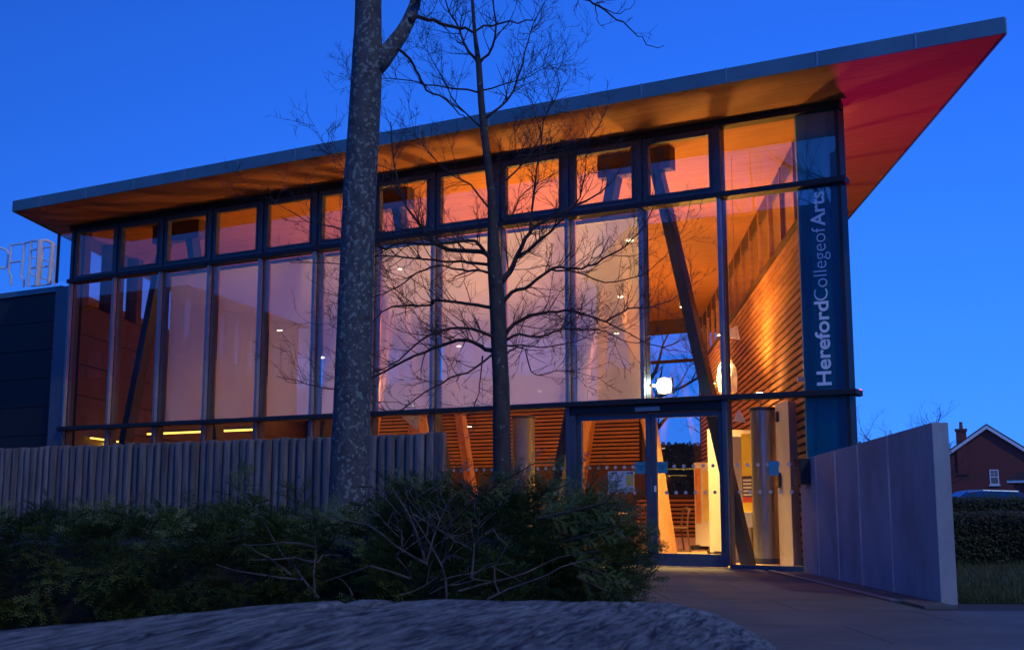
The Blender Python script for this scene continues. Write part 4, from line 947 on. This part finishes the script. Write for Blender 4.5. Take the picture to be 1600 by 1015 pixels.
M_dg = mat('dark_pane', (.02, .03, .04), .1); wme = ring(MB(), -.7, .7, 0, 1.6, .08, 0.002, .08).mesh('window', M_dark); pme = MB().box(-.62, .62, .004, .04, .08, 1.52).mesh('pane', M_dg)
for i in range(15):
    for j in range(3):
        wo = obj('window', wme, BK); wo.location = (-24.5+3.5*i, 0, 1.2+3.5*j); obj('pane', pme, wo)
OH = tag(empty('opposite_house', tuple(BM @ Vector((-9.5, -32, 0))), BROT), 'tall brick house across the path mirrored beside the entrance', 'house')
bx('wall', (-6.5, 6.5, -9, 0, 0, 11.0), M_brown, OH)
mb = MB(); mb.v = [(-7, .5, 11.01), (7, .5, 11.01), (7, -9.5, 11.01), (-7, -9.5, 11.01), (-6.9, -4.5, 14.4), (6.9, -4.5, 14.4)]; mb.f = [(0, 1, 2, 3), (0, 4, 5, 1), (1, 5, 2), (2, 5, 4, 3), (3, 4, 0)]; mb.build('roof', M_red_roof, OH)
for i in range(4):
    for j in range(3):
        wo = obj('window', wme, OH); wo.location = (-4.8+3.2*i, 0, 1.2+3.3*j); obj('pane', pme, wo)
OT = tag(empty('opposite_terrace', tuple(BM @ Vector((-30, -31, 0))), BROT), 'low dark single storey range across the path mirrored in the lower glazing', 'building')
bx('wall', (-13.5, 13.8, -7, 0, 0, 3.4), M_brown, OT)
mb = MB(); mb.v = [(-13.7, .4, 3.41), (13.9, .4, 3.41), (13.9, -7.4, 3.41), (-13.7, -7.4, 3.41), (-13.7, -3.5, 5.5), (13.9, -3.5, 5.5)]; mb.f = [(0, 1, 2, 3), (0, 4, 5, 1), (1, 5, 2), (2, 5, 4, 3), (3, 4, 0)]; mb.build('roof', M_red_roof, OT)
lr = random.Random(77); lt = MB()
for _ in range(170):
    x, y = lr.uniform(0.6, 7), lr.uniform(4, 16)
    if x > 3.2 and y > 10: continue
    a = lr.uniform(0, 6.28); s_ = lr.uniform(.008, .022); c_, d_ = math.cos(a)*s_, math.sin(a)*s_
    lt.quad((x-c_, y-d_, .029), (x+d_*.5, y-c_*.5, .032), (x+c_, y+d_, .034), (x-d_*.5, y+c_*.5, .031))
o = lt.build('leaf_litter', mat('dry_leaf', (.30, .26, .20), .8, var=(.12, .09, .06), scale=(3, 3, 3))); o['kind'] = 'stuff'; o['label'] = 'dry leaf scraps scattered over the dark paving'; o['category'] = 'litter'
leaf_hedge('hedge', -8, 14, 44, 46, 3.2, 3000, 'tall dark hedge outside the rear window of the hall', 34, .14)
def brickmat():
    m = bpy.data.materials.new('brick'); m.use_nodes = True; N = m.node_tree.nodes; L = m.node_tree.links; b = N['Principled BSDF']; b.inputs['Roughness'].default_value = .85
    tc = N.new('ShaderNodeTexCoord'); mp = N.new('ShaderNodeMapping'); mp.inputs['Rotation'].default_value = (R(90), 0, 0); L.new(tc.outputs['Object'], mp.inputs[0])
    bt = N.new('ShaderNodeTexBrick'); bt.inputs['Scale'].default_value = 1; bt.inputs['Brick Width'].default_value = .22; bt.inputs['Row Height'].default_value = .075; bt.inputs['Mortar Size'].default_value = .008
    bt.inputs['Color1'].default_value = (.22, .036, .030, 1); bt.inputs['Color2'].default_value = (.17, .028, .026, 1); bt.inputs['Mortar'].default_value = (.12, .08, .07, 1)
    L.new(mp.outputs[0], bt.inputs['Vector']); L.new(bt.outputs[0], b.inputs['Base Color']); return m
M_brick = brickmat()
ax_, az_ = at(1541, 664, 85).x, at(1541, 664, 85).z-.12
HS = tag(empty('brick_house', (ax_, 85, 0), R(-20)), 'red brick house gable with white verge boards and a chimney', 'house')
hw, sl = 4.1, 0.70; ze = az_-hw*sl
mb = MB(); mb.v = [(-hw, 0, 0), (hw, 0, 0), (hw, 0, ze), (0, 0, az_), (-hw, 0, ze), (-hw, 9, 0), (hw, 9, 0), (hw, 9, ze), (0, 9, az_), (-hw, 9, ze)]
mb.f = [(0, 1, 2, 3, 4), (9, 8, 7, 6, 5), (0, 4, 9, 5), (1, 6, 7, 2), (0, 5, 6, 1), (2, 7, 8, 3), (3, 8, 9, 4)]; mb.build('wall', M_brick, HS)
rf = MB()
for sg in (-1, 1):
    rf.v += [(0, -.25, az_+.10), (sg*(hw+.35), -.25, az_+.10-(hw+.35)*sl), (sg*(hw+.35), 9.2, az_+.10-(hw+.35)*sl), (0, 9.2, az_+.10), (0, -.25, az_+.22), (sg*(hw+.35), -.25, az_+.22-(hw+.35)*sl), (sg*(hw+.35), 9.2, az_+.22-(hw+.35)*sl), (0, 9.2, az_+.22)]
    b = len(rf.v)-8; rf.f += [tuple(b+i for i in q) for q in ((0, 1, 2, 3), (4, 5, 6, 7), (0, 1, 5, 4), (1, 2, 6, 5), (2, 3, 7, 6))]
rfo = rf.build('roof', M_red_roof, HS)
for sg in (-1, 1):
    q = [(0, az_+.10), (sg*(hw+.35), az_+.10-(hw+.35)*sl), (sg*(hw+.35), az_-.14-(hw+.35)*sl), (0, az_-.14)]
    mb = MB(); mb.v = [(x, -.29, z) for x, z in q]+[(x, -.255, z) for x, z in q]; mb.f = [(0, 1, 2, 3), (7, 6, 5, 4), (0, 4, 5, 1), (1, 5, 6, 2), (2, 6, 7, 3), (3, 7, 4, 0)]; mb.build('verge_board', M_wpaint, rfo)
cp = MB().box(-2.05, -1.35, -.14, .35, 3.2, 6.25).box(-2.12, -1.28, -.20, .41, 6.25, 6.42).build('chimney', M_brick, HS)
MB().lathe([(.13, 6.42), (.11, 6.85), (.13, 6.9)], 12, (-1.68, 0, 0)).build('chimney_pot', mat('terracotta', (.30, .08, .05), .8), cp)
wz = at(1553, 745, 85).z; wx = at(1553, 745, 85).x-ax_
wn = ring(MB(), wx-.30, wx+.30, wz-.52, wz+.52, .07, -.05, .02).box(wx-.23, wx+.23, -.045, .015, wz-.02, wz+.05).build('window', M_wpaint, HS)
bx('pane', (wx-.23, wx+.23, -.02, -.01, wz+.05, wz+.45), mat('dark_glass', (.02, .03, .04), .1), wn); bx('pane', (wx-.23, wx+.23, -.02, -.01, wz-.45, wz-.02), mat('dark_glass2', (.02, .03, .04), .1), wn)
bx('glazing_bar', (wx-.012, wx+.012, -.045, -.021, wz+.05, wz+.45), M_wpaint, wn); bx('glazing_bar', (wx-.23, wx+.23, -.047, -.0215, wz+.24, wz+.262), M_wpaint, wn); bx('sill', (wx-.38, wx+.38, -.1, .0, wz-.62, wz-.53), M_wpaint, wn)
GA = tag(empty('garage', (28.25, 65, 0), R(-23)), 'low garage with dark pitched roof beside the brick house', 'garage')
bx('wall', (-1.2, 4, 0, 5, 0, 2.2), M_brick, GA)
MB().box(-1.55, 4.3, -.3, 5.3, 2.202, 2.34).build('eaves_board', M_wpaint, GA)
mb = MB(); mb.v = [(-1.6, -.35, 2.345), (4.4, -.35, 2.345), (4.4, 5.35, 2.345), (-1.6, 5.35, 2.345), (1.4, -.0, 3.9), (1.4, 5.0, 3.9)]; mb.f = [(0, 3, 2, 1), (0, 1, 4), (1, 2, 5, 4), (2, 3, 5), (3, 0, 4, 5)]; mb.build('roof', M_red_roof, GA)
# blue car on the road
M_car = mat('car_blue', (.02, .07, .22), .25, .3); M_tyre = mat('tyre', (.02, .02, .02), .9)
CA = tag(empty('blue_car', (19.35, 51, 0.01)), 'dark blue estate car on the road below the brick house', 'car')
def prof_prism(pts, y0, y1):
    mb = MB(); n = len(pts); mb.v = [(x, y0, z) for x, z in pts]+[(x, y1, z) for x, z in pts]
    mb.f = [tuple(range(n)), tuple(reversed(range(n, 2*n)))]+[(i, i+n, (i+1) % n+n, (i+1) % n) for i in range(n)]; return mb
prof_prism([(-2.2, .35), (-2.25, .6), (-2.1, .82), (-1.2, .98), (2.1, 1.02), (2.22, .7), (2.2, .35)], -.85, .85).build('body', M_car, CA, bevel=.06)
prof_prism([(-1.25, .97), (-.45, 1.52), (.2, 1.6), (1.7, 1.56), (2.12, 1.01)], -.72, .72).build('cabin', M_car, CA, bevel=.05)
for a, b in ((-.9, -.05), (.05, .95), (1.05, 1.75)):
    prof_prism([(a, 1.04), (b, 1.04), (min(b, 1.62), 1.46), (max(a+.12, -.35), 1.46)], -.735, -.715).build('window', mat('car_glass', (.01, .015, .02), .05), CA)
for xx in (-1.4, 1.35):
    for yy in (-.86, .66):
        wh = MB().tube([(xx, yy, .31), (xx, yy+.2, .31)], .31, 20).build('wheel', M_tyre, CA); MB().tube([(xx, yy-.01, .31), (xx, yy+.21, .31)], .19, 14).build('rim', M_steel, wh)
bx('tail_light', (2.0, 2.235, -.87, -.70, .74, .94), emis('tail_red', (1, .02, .03), 4), CA); bx('tail_light', (2.0, 2.235, .70, .87, .74, .94), emis('tail_red2', (1, .02, .03), 4), CA)
bx('headlight', (-2.26, -2.0, -.84, -.6, .62, .76), emis('headlight', (1, .95, .7), 6), CA); bx('headlight', (-2.26, -2.0, .6, .84, .62, .76), emis('headlight2', (1, .95, .7), 6), CA)
bx('light_bar', (-1.1, 1.9, -.862, -.852, .66, .69), M_cap, CA)
